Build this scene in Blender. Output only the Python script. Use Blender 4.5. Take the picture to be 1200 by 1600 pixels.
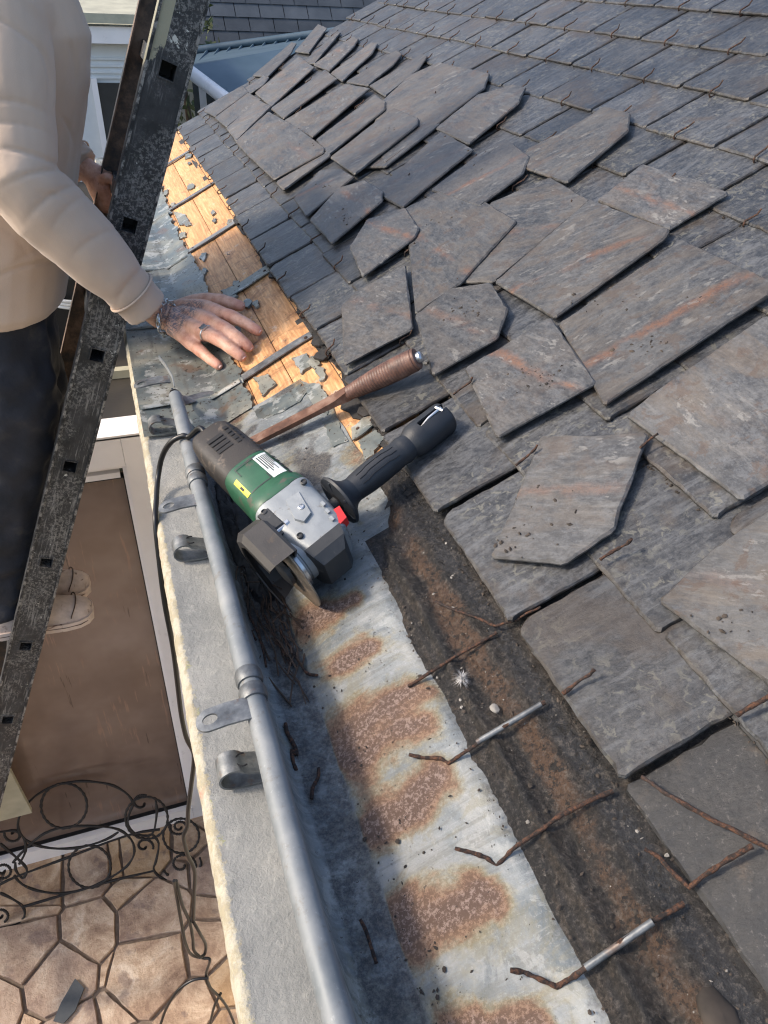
import bpy, math, random
import numpy as np
from mathutils import Vector, Matrix, noise as mnoise

# ------------------------------------------------------------------ clear
for o in list(bpy.data.objects):
    bpy.data.objects.remove(o)
SC = bpy.context.scene
COL = SC.collection
rnd = random.Random(7)

# ------------------------------------------------------------------ camera
H = 0.65                                   # camera height above the cornice ledge (z = 0)
FPX = 1147.9
PITCH, YAW, ROLL = math.radians(36.083), math.radians(21.18), math.radians(3.051)
_R = np.array([math.cos(YAW), -math.sin(YAW), 0.0])
_Fh = np.array([math.sin(YAW), math.cos(YAW), 0.0])
_Z = np.array([0, 0, 1.0])
CF = math.cos(PITCH) * _Fh - math.sin(PITCH) * _Z
_U = math.sin(PITCH) * _Fh + math.cos(PITCH) * _Z
CR = math.cos(ROLL) * _R + math.sin(ROLL) * _U
CU = -math.sin(ROLL) * _R + math.cos(ROLL) * _U
cam_d = bpy.data.cameras.new('camera')
cam = bpy.data.objects.new('camera', cam_d)
COL.objects.link(cam)
cam.matrix_world = Matrix(((CR[0], CU[0], -CF[0], 0), (CR[1], CU[1], -CF[1], 0), (CR[2], CU[2], -CF[2], H), (0, 0, 0, 1)))
cam_d.sensor_fit = 'VERTICAL'
cam_d.sensor_height = 36.0
cam_d.lens = 36.0 * FPX / 1600.0
cam_d.clip_start = 0.02
cam_d.clip_end = 2000
SC.camera = cam

# ------------------------------------------------------------------ light
SUN_EL, SUN_AZ = math.radians(38), math.radians(13)     # azimuth: from -X turned towards +Y
to_sun = Vector((-math.cos(SUN_EL) * math.cos(SUN_AZ), math.cos(SUN_EL) * math.sin(SUN_AZ), math.sin(SUN_EL)))
w = bpy.data.worlds.new('World')
SC.world = w
w.use_nodes = True
wn = w.node_tree.nodes
sky = wn.new('ShaderNodeTexSky')
sky.sky_type = 'NISHITA'
sky.sun_disc = False
sky.sun_elevation = SUN_EL
sky.sun_rotation = math.atan2(to_sun.x, to_sun.y)
sky.air_density = 1.0
sky.dust_density = 2.5
sky.ozone_density = 1.0
wn['Background'].inputs[1].default_value = 0.15
w.node_tree.links.new(sky.outputs[0], wn['Background'].inputs[0])
sd = bpy.data.lights.new('sun', 'SUN')
sd.energy = 1.7
sd.angle = math.radians(7.0)
sd.color = (1.0, 0.86, 0.70)
sun = bpy.data.objects.new('sun', sd)
COL.objects.link(sun)
sun.rotation_euler = to_sun.to_track_quat('Z', 'Y').to_euler()
sun.location = to_sun * 20
vs = SC.view_settings
vs.view_transform = 'Standard'
vs.look = 'None'
vs.exposure = 1.05
vs.gamma = 1.0
vs.use_curve_mapping = False
SC.cycles.use_denoising = True
SC.cycles.filter_width = 1.2
SC.cycles.max_bounces = 6
SC.cycles.diffuse_bounces = 3
SC.cycles.sample_clamp_indirect = 4.0

# ------------------------------------------------------------------ geometry helpers
TH = math.radians(27.8)
cT, sT = math.cos(TH), math.sin(TH)
ROOF_X0 = 0.13
NRM = np.array([-sT, 0, cT])
SLP = np.array([cT, 0, sT])


def ray(px, py):
    return CF + CR * (px - 600) / FPX - CU * (py - 800) / FPX


def PY(px, py, y):
    r = ray(px, py)
    return r * y / r[1] + np.array([0, 0, H])


def PZ(px, py, z):
    r = ray(px, py)
    return r * (z - H) / r[2] + np.array([0, 0, H])


def RP(y, v, o=0.0):
    """point on the roof: y along the eave, v up the slope, o off the boards"""
    return np.array([ROOF_X0, y, 0.0]) + SLP * v + NRM * o


def PR(px, py, o=0.0):
    r = ray(px, py)
    c = np.array([ROOF_X0, 0, -H]) + NRM * o
    q = r * (NRM @ c) / (NRM @ r) + np.array([0, 0, H])
    d = q - np.array([ROOF_X0, 0, 0])
    return q[1], float(d @ SLP)


def sstep(a, b, x):
    t = np.clip((np.asarray(x, float) - a) / (b - a), 0, 1)
    return t * t * (3 - 2 * t)


def nz(x, y, z=0.0, s=1.0):
    return mnoise.noise(Vector((x * s, y * s, z * s)))


class MB:
    def __init__(self):
        self.v, self.f, self.m = [], [], []

    def add(self, verts, faces, mi=0):
        b = len(self.v)
        self.v += [tuple(float(c) for c in p) for p in verts]
        self.f += [tuple(i + b for i in f) for f in faces]
        self.m += [mi] * len(faces)
        return self

    def box(self, c, s, M=None, mi=0):
        p = []
        for dz in (-.5, .5):
            for dx, dy in ((-.5, -.5), (.5, -.5), (.5, .5), (-.5, .5)):
                q = np.array([dx * s[0], dy * s[1], dz * s[2]])
                if M is not None:
                    q = M @ q
                p.append(np.array(c) + q)
        return self.add(p, [(3, 2, 1, 0), (4, 5, 6, 7), (0, 1, 5, 4), (1, 2, 6, 5), (2, 3, 7, 6), (3, 0, 4, 7)], mi)

    def loft(self, secs, mi=0, cap=True):
        n = len(secs[0])
        p = [q for s in secs for q in s]
        f = []
        for i in range(len(secs) - 1):
            for j in range(n):
                k = (j + 1) % n
                f.append((i * n + j, i * n + k, (i + 1) * n + k, (i + 1) * n + j))
        if cap:
            f.append(tuple(range(n - 1, -1, -1)))
            f.append(tuple((len(secs) - 1) * n + j for j in range(n)))
        return self.add(p, f, mi)

    def tube(self, pts, r, n=8, mi=0, rounded=False, flat=None):
        P = [np.array(p, float) for p in pts]
        if not hasattr(r, '__len__'):
            r = [r] * len(P)
        r = list(r)
        T = []
        for i in range(len(P)):
            t = P[min(i + 1, len(P) - 1)] - P[max(i - 1, 0)]
            T.append(t / (np.linalg.norm(t) + 1e-12))
        if rounded:
            a0, a1 = P[0].copy(), P[-1].copy()
            t0, t1 = T[0], T[-1]
            r0, r1 = r[0], r[-1]
            ks = (.97, .8, .5)
            pre = [(a0 - t0 * r0 * k, r0 * math.sqrt(1 - k * k)) for k in ks]
            pos = [(a1 + t1 * r1 * k, r1 * math.sqrt(1 - k * k)) for k in ks[::-1]]
            P = [q for q, _ in pre] + P + [q for q, _ in pos]
            r = [q for _, q in pre] + r + [q for _, q in pos]
            T = [t0] * 3 + T + [t1] * 3
        up = np.array([0, 0, 1.0]) if abs(T[0][2]) < .9 else np.array([1.0, 0, 0])
        u = np.cross(T[0], up)
        u /= np.linalg.norm(u)
        secs = []
        for p, t, rr in zip(P, T, r):
            u = u - t * (u @ t)
            u /= np.linalg.norm(u)
            w_ = np.cross(t, u)
            fa, fb = flat if flat else (1, 1)
            secs.append([p + rr * (fa * u * math.cos(a) + fb * w_ * math.sin(a)) for a in np.linspace(0, 2 * math.pi, n, endpoint=False)])
        return self.loft(secs, mi)

    def lathe(self, prof, M, o, n=24, mi=0):
        """profile (r, h) about local axis h = third column of M"""
        M = np.array(M)
        o = np.array(o)
        secs = []
        for rr, hh in prof:
            secs.append([o + M @ np.array([rr * math.cos(a), rr * math.sin(a), hh]) for a in np.linspace(0, 2 * math.pi, n, endpoint=False)])
        return self.loft(secs, mi)

    def mesh(self, name, sharp=35):
        me = bpy.data.meshes.new(name)
        me.from_pydata(self.v, [], self.f)
        if any(self.m):
            me.polygons.foreach_set('material_index', self.m)
        me.validate()
        me.update()
        if sharp is not None and len(me.polygons):
            me.shade_smooth()
            me.set_sharp_from_angle(angle=math.radians(sharp))
        return me

    def build(self, name, mat, parent=None, sharp=35):
        return link(name, self.mesh(name, sharp), mat, parent)


def link(name, me, mat, parent=None):
    o = bpy.data.objects.new(name, me)
    COL.objects.link(o)
    if mat is not None:
        ms = mat if isinstance(mat, (list, tuple)) else [mat]
        if len(me.materials) == 0:
            for m in ms:
                me.materials.append(M(m) if isinstance(m, str) else m)
    if parent is not None:
        setpar(o, parent)
    return o


def setpar(o, p):
    o.parent = p
    t = p.location.copy() if p.parent is None else Vector((0, 0, 0))
    o.matrix_parent_inverse = Matrix.Translation(-t)


def thing(name, label, cat, loc=(0, 0, 0), group=None):
    o = bpy.data.objects.new(name, None)
    o.empty_display_size = .05
    COL.objects.link(o)
    o.location = Vector(loc)
    return tag(o, label, cat, group)


def tag(o, label=None, cat=None, group=None, kind=None):
    if label:
        o['label'] = label
    if cat:
        o['category'] = cat
    if group:
        o['group'] = group
    if kind:
        o['kind'] = kind
    return o


def grid_mesh(name, P, attrs=None, closed=False):
    """P: (nu, nv, 3) array -> mesh with float attributes (nu, nv)"""
    nu, nv = P.shape[:2]
    me = bpy.data.meshes.new(name)
    idx = np.arange(nu * nv).reshape(nu, nv)
    f = np.stack([idx[:-1, :-1], idx[1:, :-1], idx[1:, 1:], idx[:-1, 1:]], -1).reshape(-1, 4)
    me.from_pydata(P.reshape(-1, 3).tolist(), [], f.tolist())
    for k, a in (attrs or {}).items():
        at = me.attributes.new(k, 'FLOAT', 'POINT')
        at.data.foreach_set('value', np.asarray(a, np.float32).ravel())
    me.shade_smooth()
    me.update()
    return me


# ------------------------------------------------------------------ materials
class NT:
    def __init__(self, name):
        self.mat = bpy.data.materials.new(name)
        self.mat.use_nodes = True
        self.t = self.mat.node_tree
        self.b = self.t.nodes['Principled BSDF']

    def n(self, typ, **kw):
        q = self.t.nodes.new(typ)
        for k, v in kw.items():
            setattr(q, k, v)
        return q

    def set(self, sock, val):
        if isinstance(val, bpy.types.NodeSocket):
            self.t.links.new(val, sock)
        else:
            if isinstance(val, tuple) and len(val) == 3 and sock.type == 'RGBA':
                val = (*val, 1)
            sock.default_value = val

    def coord(self, kind='Object', scale=None, rot=None, rand=True):
        tc = self.n('ShaderNodeTexCoord').outputs[kind]
        if rand:
            oi = self.n('ShaderNodeObjectInfo').outputs['Random']
            m = self.n('ShaderNodeVectorMath', operation='SCALE')
            m.inputs[0].default_value = (13.7, 7.3, 19.1)
            self.set(m.inputs['Scale'], oi)
            a = self.n('ShaderNodeVectorMath', operation='ADD')
            self.set(a.inputs[0], tc)
            self.set(a.inputs[1], m.outputs[0])
            tc = a.outputs[0]
        if scale or rot:
            mp = self.n('ShaderNodeMapping')
            self.set(mp.inputs['Vector'], tc)
            if scale:
                mp.inputs['Scale'].default_value = scale
            if rot:
                mp.inputs['Rotation'].default_value = rot
            tc = mp.outputs[0]
        return tc

    def map(self, vec, scale):
        mp = self.n('ShaderNodeMapping')
        self.set(mp.inputs['Vector'], vec)
        mp.inputs['Scale'].default_value = scale
        return mp.outputs[0]

    def noise(self, vec, scale=5, detail=4, rough=.55, dist=0):
        q = self.n('ShaderNodeTexNoise')
        self.set(q.inputs['Vector'], vec)
        q.inputs['Scale'].default_value = scale
        q.inputs['Detail'].default_value = detail
        q.inputs['Roughness'].default_value = rough
        q.inputs['Distortion'].default_value = dist
        k = 1 + max(0, rough - .5) * 3.2
        if k < 1.1:
            return q.outputs['Fac']
        # many-octave noise bunches round one half: stretch it back
        m = self.n('ShaderNodeMapRange')
        self.set(m.inputs[0], q.outputs['Fac'])
        m.inputs[1].default_value = .5 - .5 / k
        m.inputs[2].default_value = .5 + .5 / k
        return m.outputs[0]

    def vor(self, vec, scale=5, feature='F1', out='Distance'):
        q = self.n('ShaderNodeTexVoronoi', feature=feature)
        self.set(q.inputs['Vector'], vec)
        q.inputs['Scale'].default_value = scale
        return q.outputs[out]

    def ramp(self, fac, stops, interp='LINEAR'):
        q = self.n('ShaderNodeValToRGB')
        cr = q.color_ramp
        cr.interpolation = interp
        while len(cr.elements) < len(stops):
            cr.elements.new(.5)
        for e, (p, c) in zip(cr.elements, stops):
            e.position = p
            e.color = (c, c, c, 1) if not hasattr(c, '__len__') else (*c, 1)
        self.set(q.inputs[0], fac)
        return q.outputs[0]

    def step(self, fac, a, b):
        q = self.n('ShaderNodeMapRange', interpolation_type='SMOOTHSTEP')
        self.set(q.inputs[0], fac)
        q.inputs[1].default_value = a
        q.inputs[2].default_value = b
        return q.outputs[0]

    def mix(self, fac, a, b, mode='MIX'):
        q = self.n('ShaderNodeMix', data_type='RGBA', blend_type=mode)
        self.set(q.inputs[0], fac)
        self.set(q.inputs[6], a)
        self.set(q.inputs[7], b)
        return q.outputs[2]

    def math(self, op, a, b=0.0):
        q = self.n('ShaderNodeMath', operation=op)
        self.set(q.inputs[0], a)
        self.set(q.inputs[1], b)
        return q.outputs[0]

    def attr(self, name):
        return self.n('ShaderNodeAttribute', attribute_name=name).outputs['Fac']

    def rand(self):
        return self.n('ShaderNodeObjectInfo').outputs['Random']

    def sep(self, vec):
        q = self.n('ShaderNodeSeparateXYZ')
        self.set(q.inputs[0], vec)
        return q.outputs

    def bump(self, h, strength=.3, dist=.002, prev=None):
        q = self.n('ShaderNodeBump')
        q.inputs['Strength'].default_value = strength
        q.inputs['Distance'].default_value = dist
        self.set(q.inputs['Height'], h)
        if prev is not None:
            self.set(q.inputs['Normal'], prev)
        return q.outputs[0]

    def out(self, color=None, rough=None, metal=None, normal=None, spec=None):
        for k, v in (('Base Color', color), ('Roughness', rough), ('Metallic', metal), ('Normal', normal), ('Specular IOR Level', spec)):
            if v is not None:
                self.set(self.b.inputs[k], v)
        return self.mat


MATS = {}
DEFS = {}


def M(name):
    if name not in MATS:
        MATS[name] = DEFS[name](NT(name))
    return MATS[name]


def defmat(f):
    DEFS[f.__name__] = f
    return f


def simple(name, col, rough=.5, metal=0.0, var=.12, scale=30, bump=.0, bscale=200, dirt=None):
    def f(t):
        v = t.coord()
        n = t.noise(v, scale, 5, .6)
        lo = tuple(c * (1 - var) for c in col)
        hi = tuple(min(1, c * (1 + var)) for c in col)
        c = t.ramp(n, [(.3, lo), (.7, hi)])
        if dirt:
            dn = t.step(t.noise(v, scale * .6, 6, .65, .5), dirt[1], dirt[1] + .12)
            c = t.mix(dn, c, dirt[0])
        nn = t.bump(t.noise(v, bscale, 3), bump, .001) if bump else None
        return t.out(c, t.ramp(n, [(.2, max(0, rough - .06)), (.8, min(1, rough + .08))]), metal, nn)
    DEFS[name] = f


def slate_core(t, dark, mid_, light):
    raw = t.coord('Object')
    st = t.noise(t.coord('Object', scale=(60, 9, 30)), 1.6, 8, .7, .5)
    cl = t.noise(raw, 13, 6, .62)
    gr = t.noise(t.coord('Object', scale=(120, 62, 110)), 1.0, 8, .82, .2)
    fine = t.noise(raw, 210, 5, .8)
    base = t.ramp(cl, [(.3, dark), (.5, mid_), (.72, light)])
    base = t.mix(t.math('MULTIPLY', t.step(gr, .5, .64), .5), base, tuple(c * 2.0 for c in mid_))
    base = t.mix(t.math('MULTIPLY', t.step(gr, .47, .33), .6), base, tuple(c * .42 for c in dark))
    base = t.mix(t.math('MULTIPLY', t.step(fine, .62, .76), .42), base, tuple(c * 2.3 for c in mid_))
    base = t.mix(t.math('MULTIPLY', t.step(fine, .42, .3), .5), base, tuple(c * .45 for c in dark))
    return raw, st, cl, gr, fine, base


@defmat
def slate(t):
    raw, st, cl, gr, fine, base = slate_core(t, (.030, .0318, .0352), (.048, .0502, .0535), (.070, .0712, .0735))
    base = t.mix(t.math('MULTIPLY', t.step(st, .55, .7), .5), base, (.105, .11, .117))
    base = t.mix(t.math('MULTIPLY', t.step(st, .46, .3), .5), base, (.022, .0235, .027))
    lich = t.math('MULTIPLY', t.step(t.noise(raw, 85, 5, .65, .8), .56, .64), t.step(t.noise(raw, 10, 3), .42, .6))
    base = t.mix(t.math('MULTIPLY', lich, .75), base, (.135, .132, .112))
    ring = t.math('MULTIPLY', t.step(t.vor(raw, 46), .18, .12), t.step(t.noise(raw, 17, 3), .55, .65))
    base = t.mix(t.math('MULTIPLY', ring, .55), base, (.02, .021, .023))
    warm = t.math('MULTIPLY', t.step(t.noise(raw, 7, 5, .65, .5), .52, .7), .6)
    base = t.mix(warm, base, (.060, .046, .034))
    hv = t.n('ShaderNodeHueSaturation')
    t.set(hv.inputs['Color'], base)
    t.set(hv.inputs['Value'], t.ramp(t.rand(), [(0, .78), (1, 1.2)]))
    e = t.math('MULTIPLY', t.attr('edge'), t.step(t.noise(raw, 60, 4, .6), .35, .6))
    base = t.mix(t.math('MULTIPLY', e, .75), hv.outputs[0], (.034, .026, .019))
    h1 = t.noise(t.coord('Object', scale=(16, 9, 16)), 1.5, 5, .55, .2)
    n1 = t.bump(h1, .55, .006)
    n2 = t.bump(gr, .35, .0012, n1)
    n3 = t.bump(fine, .35, .0006, n2)
    return t.out(base, t.ramp(gr, [(.3, .38), (.7, .6)]), 0, n3, .5)


@defmat
def slate_dark(t):
    raw, st, cl, gr, fine, base = slate_core(t, (.010, .0105, .0118), (.0165, .0170, .0182), (.027, .0262, .0255))
    base = t.mix(t.math('MULTIPLY', t.step(t.noise(raw, 26, 7, .7), .6, .8), .6), base, (.075, .055, .04))
    base = t.mix(t.math('MULTIPLY', t.step(fine, .66, .8), .5), base, (.12, .11, .10))
    return t.out(base, t.ramp(gr, [(.3, .4), (.7, .7)]), 0, t.bump(gr, .4, .0014, t.bump(cl, .4, .004)), .5)


@defmat
def slate_loose(t):
    raw, st, cl, gr, fine, base = slate_core(t, (.038, .0402, .0445), (.056, .0585, .0625), (.079, .0803, .082))
    loc = t.sep(t.coord('Object', rand=False))
    r = t.rand()
    warmth = t.attr('warm')
    base = t.mix(t.math('MULTIPLY', t.step(st, .56, .8), .42), base, (.18, .177, .168))
    base = t.mix(t.math('MULTIPLY', t.step(st, .40, .2), .45), base, (.04, .0395, .039))
    base = t.mix(t.math('MULTIPLY', t.step(t.noise(raw, 8, 5, .65), .35, .65), t.math('MULTIPLY', warmth, .40)), base, (.150, .143, .131))
    dm = t.noise(t.coord('Object', scale=(17, 7, 10)), 1.3, 7, .68, .5)
    dirtm = t.math('MULTIPLY', t.step(dm, .42, .66), t.math('ADD', t.math('MULTIPLY', warmth, .46), .08))
    base = t.mix(dirtm, base, (.118, .092, .066))
    dm2 = t.math('MULTIPLY', t.step(t.noise(raw, 26, 6, .7, .4), .56, .68), t.math('MULTIPLY', warmth, .7))
    base = t.mix(dm2, base, (.078, .053, .038))
    # rust line left by the old hook, running along the slate
    wob = t.math('MULTIPLY', t.math('SUBTRACT', t.noise(t.coord('Object', scale=(4, 18, 4)), 1.5, 5, .6), .5), .022)
    xo = t.math('ADD', t.math('ADD', loc[0], wob), t.math('MULTIPLY', t.math('SUBTRACT', r, .5), .05))
    band = t.step(t.math('ABSOLUTE', xo), .014, .0)
    brk = t.step(t.noise(t.coord('Object', scale=(14, 7, 9)), 1.8, 5), .40, .60)
    rust = t.math('MULTIPLY', t.math('MULTIPLY', band, brk), t.attr('rustline'))
    rust = t.math('MULTIPLY', rust, t.ramp(fine, [(.3, .45), (.65, 1.0)]))
    base = t.mix(t.math('MULTIPLY', rust, .85), base, (.165, .078, .042))
    spk = t.step(t.noise(raw, 110, 4, .65), .76, .82)
    base = t.mix(t.math('MULTIPLY', spk, t.step(t.noise(raw, 13, 3), .5, .62)), base, (.022, .017, .014))
    wht = t.math('MULTIPLY', t.step(t.noise(t.coord('Object', scale=(40, 16, 20)), 1.6, 6, .7), .62, .68), t.step(t.noise(raw, 9, 3), .48, .6))
    base = t.mix(t.math('MULTIPLY', wht, .55), base, (.21, .205, .19))
    hv = t.n('ShaderNodeHueSaturation')
    t.set(hv.inputs['Color'], base)
    t.set(hv.inputs['Value'], t.ramp(r, [(0, .85), (1, 1.15)]))
    e = t.math('MULTIPLY', t.attr('edge'), t.step(t.noise(raw, 50, 4), .4, .6))
    base = t.mix(t.math('MULTIPLY', e, .55), hv.outputs[0], (.036, .034, .032))
    h1 = t.noise(t.coord('Object', scale=(18, 7, 18)), 1.4, 5, .55, .2)
    n1 = t.bump(h1, .5, .005)
    n2 = t.bump(gr, .35, .001, n1)
    n3 = t.bump(fine, .3, .0005, n2)
    return t.out(base, t.ramp(gr, [(.3, .46), (.7, .68)]), 0, n3, .5)


@defmat
def zinc(t):
    v = t.coord('Object', rand=False)
    big = t.noise(v, 10, 6, .65, .8)
    mid = t.noise(v, 48, 6, .7, .4)
    fine = t.noise(v, 260, 6, .85)
    # runs follow the fall of the sheet (world x)
    run = t.noise(t.coord('Object', rand=False, scale=(7, 70, 7)), 1.2, 6, .65, .4)
    base = t.ramp(big, [(.28, (.11, .13, .141)), (.5, (.195, .215, .221)), (.74, (.285, .292, .28))])
    base = t.mix(t.math('MULTIPLY', t.step(run, .52, .66), .5), base, (.31, .325, .325))
    base = t.mix(t.math('MULTIPLY', t.step(run, .46, .32), .4), base, (.12, .118, .098))
    yel = t.step(t.noise(v, 15, 6, .68, .6), .52, .68)
    base = t.mix(t.math('MULTIPLY', yel, .5), base, (.20, .185, .125))
    base = t.mix(t.math('MULTIPLY', t.step(mid, .58, .8), .32), base, (.33, .34, .335))
    base = t.mix(t.math('MULTIPLY', t.step(fine, .6, .8), .32), base, (.42, .43, .43))
    base = t.mix(t.math('MULTIPLY', t.step(fine, .36, .15), .38), base, (.07, .074, .076))
    wb = t.math('MULTIPLY', t.step(t.noise(v, 17, 7, .7, .8), .56, .62), t.step(t.attr('rust'), .2, .0))
    base = t.mix(t.math('MULTIPLY', wb, .45), base, (.40, .41, .39))
    # rust
    ru = t.math('ADD', t.attr('rust'), t.math('MULTIPLY', t.math('SUBTRACT', t.noise(v, 21, 9, .74, 1.0), .5), .62))
    ru = t.math('ADD', ru, t.math('MULTIPLY', t.math('SUBTRACT', run, .5), .42))
    halo = t.math('MULTIPLY', t.step(ru, .10, .38), .7)
    base = t.mix(halo, base, t.mix(t.step(fine, .45, .6), (.17, .145, .075), (.26, .235, .15)))
    ora = t.step(ru, .24, .60)
    base = t.mix(t.math('MULTIPLY', ora, .88), base, t.mix(t.step(fine, .42, .62), (.115, .052, .024), (.21, .108, .055)))
    br = t.step(ru, .46, .86)
    brown = t.mix(t.step(fine, .5, .64), (.09, .056, .041), (.25, .185, .155))
    base = t.mix(t.math('MULTIPLY', br, .9), base, brown)
    # dirt, with the front wall's shade painted in along the gutter bottom
    di = t.math('ADD', t.attr('dirt'), t.math('MULTIPLY', t.math('SUBTRACT', t.noise(v, 60, 8, .75), .5), .7))
    dm = t.step(di, .3, .8)
    base = t.mix(t.math('MULTIPLY', dm, .92), base, t.mix(t.step(fine, .4, .65), (.028, .029, .033), (.10, .09, .08)))
    sp = t.math('MULTIPLY', t.step(t.noise(v, 150, 4, .65), .73, .77), t.step(t.noise(v, 12, 4), .4, .55))
    base = t.mix(t.math('MULTIPLY', sp, .85), base, (.035, .027, .022))
    rough = t.mix(dm, t.mix(br, (.58, .58, .58), (.8, .8, .8)), (.7, .7, .7))
    metal = t.math('MULTIPLY', t.math('SUBTRACT', 1.0, t.math('MAXIMUM', ora, dm)), .2)
    n1 = t.bump(mid, .35, .003)
    n2 = t.bump(fine, .4, .0009, n1)
    return t.out(base, rough, metal, n2)


@defmat
def zinc_apron(t):
    v = t.coord('Object', rand=True)
    big = t.noise(v, 7, 5, .6, .8)
    base = t.ramp(big, [(.28, (.085, .11, .118)), (.45, (.16, .178, .168)), (.6, (.235, .235, .20)), (.78, (.31, .295, .24))])
    st = t.noise(t.coord('Object', scale=(30, 4, 10)), 1.6, 5, .6)
    base = t.mix(t.math('MULTIPLY', t.step(st, .52, .7), .55), base, (.095, .09, .075))
    base = t.mix(t.math('MULTIPLY', t.step(t.noise(v, 13, 5, .6), .6, .72), .6), base, (.15, .08, .045))
    base = t.mix(t.math('MULTIPLY', t.step(t.noise(v, 20, 6, .7), .57, .66), .7), base, (.40, .41, .385))
    sp = t.step(t.noise(v, 130, 3, .6), .66, .7)
    base = t.mix(sp, base, (.05, .04, .03))
    return t.out(base, t.ramp(big, [(.3, .38), (.7, .6)]), .3, t.bump(t.noise(v, 60, 5), .3, .002))


@defmat
def bead_metal(t):
    v = t.coord('Object', rand=False)
    big = t.noise(v, 14, 5, .6)
    base = t.ramp(big, [(.25, (.13, .148, .16)), (.5, (.195, .21, .218)), (.78, (.29, .298, .295))])
    base = t.mix(t.math('MULTIPLY', t.step(t.noise(v, 40, 7, .75), .58, .8), .6), base, (.135, .12, .10))
    base = t.mix(t.math('MULTIPLY', t.step(t.noise(v, 200, 4, .75), .68, .84), .28), base, (.36, .37, .37))
    return t.out(base, t.ramp(big, [(.3, .5), (.7, .7)]), .2, t.bump(t.noise(v, 90, 4), .25, .001))


@defmat
def bracket_steel(t):
    v = t.coord('Object')
    big = t.noise(v, 40, 5, .65)
    base = t.ramp(big, [(.3, (.095, .10, .105)), (.55, (.17, .18, .185)), (.8, (.30, .30, .29))])
    base = t.mix(t.math('MULTIPLY', t.step(t.noise(v, 60, 5), .58, .7), .6), base, (.16, .10, .065))
    return t.out(base, .5, .5, t.bump(t.noise(v, 200, 4), .3, .001))


@defmat
def rust_iron(t):
    v = t.coord('Object')
    n = t.noise(v, 200, 6, .8)
    base = t.ramp(n, [(.34, (.018, .013, .011)), (.5, (.045, .024, .017)), (.66, (.12, .054, .028))])
    big = t.step(t.noise(v, 14, 3), .58, .7)
    base = t.mix(t.math('MULTIPLY', big, .5), base, (.05, .042, .038))
    return t.out(base, .8, .1, t.bump(n, .8, .0015))


@defmat
def blade_rust(t):
    v = t.coord('Object')
    n = t.noise(v, 30, 6, .65)
    base = t.ramp(n, [(.3, (.07, .038, .028)), (.55, (.15, .075, .05)), (.75, (.24, .15, .11))])
    return t.out(base, t.ramp(n, [(.3, .38), (.7, .6)]), .25, t.bump(t.noise(v, 150, 4), .3, .001))


@defmat
def dirt_strip(t):
    v = t.coord('Object', rand=False)
    a = t.noise(t.coord('Object', rand=False, scale=(26, 5, 26)), 1.2, 6, .65, .4)
    fine = t.noise(v, 190, 6, .8)
    mid = t.noise(v, 40, 7, .75, .3)
    k = t.attr('rust')
    base = t.mix(t.step(a, .36, .62), (.016, .015, .0145), (.036, .029, .023))
    base = t.mix(t.math('MULTIPLY', t.step(mid, .5, .7), .65), base, (.062, .047, .034))
    base = t.mix(t.step(t.math('ADD', k, t.math('MULTIPLY', t.math('SUBTRACT', mid, .5), .7)), .3, .7), base, (.082, .045, .025))
    base = t.mix(t.math('MULTIPLY', t.step(t.math('ADD', t.attr('dirt'), t.math('MULTIPLY', t.math('SUBTRACT', mid, .5), .8)), .35, .75), .85), base, (.02, .022, .027))
    base = t.mix(t.math('MULTIPLY', t.step(fine, .56, .68), .5), base, (.135, .118, .10))
    base = t.mix(t.math('MULTIPLY', t.step(fine, .46, .33), .75), base, (.008, .007, .006))
    base = t.mix(t.step(t.noise(v, 120, 5, .7), .6, .66), base, (.012, .01, .008))
    n1 = t.bump(mid, .9, .008)
    n2 = t.bump(fine, .7, .002, n1)
    return t.out(base, t.ramp(mid, [(.3, .36), (.7, .8)]), 0, n2)


@defmat
def felt_sheet(t):
    v = t.coord('Object', rand=False)
    fine = t.noise(v, 210, 6, .8)
    mid = t.noise(v, 30, 7, .72)
    base = t.ramp(mid, [(.3, (.022, .022, .024)), (.55, (.036, .034, .033)), (.78, (.058, .048, .039))])
    base = t.mix(t.math('MULTIPLY', t.step(fine, .56, .7), .45), base, (.12, .108, .095))
    base = t.mix(t.math('MULTIPLY', t.step(fine, .46, .33), .7), base, (.009, .0085, .008))
    return t.out(base, t.ramp(mid, [(.3, .6), (.7, .85)]), 0, t.bump(fine, .7, .0016, t.bump(mid, .5, .004)))


@defmat
def torn_felt(t):
    v = t.coord('Object', rand=False)
    mid = t.noise(v, 60, 6, .65)
    base = t.ramp(mid, [(.3, (.008, .008, .0085)), (.7, (.028, .025, .023))])
    return t.out(base, .7, 0, t.bump(t.noise(v, 200, 4), .6, .0015))


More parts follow.
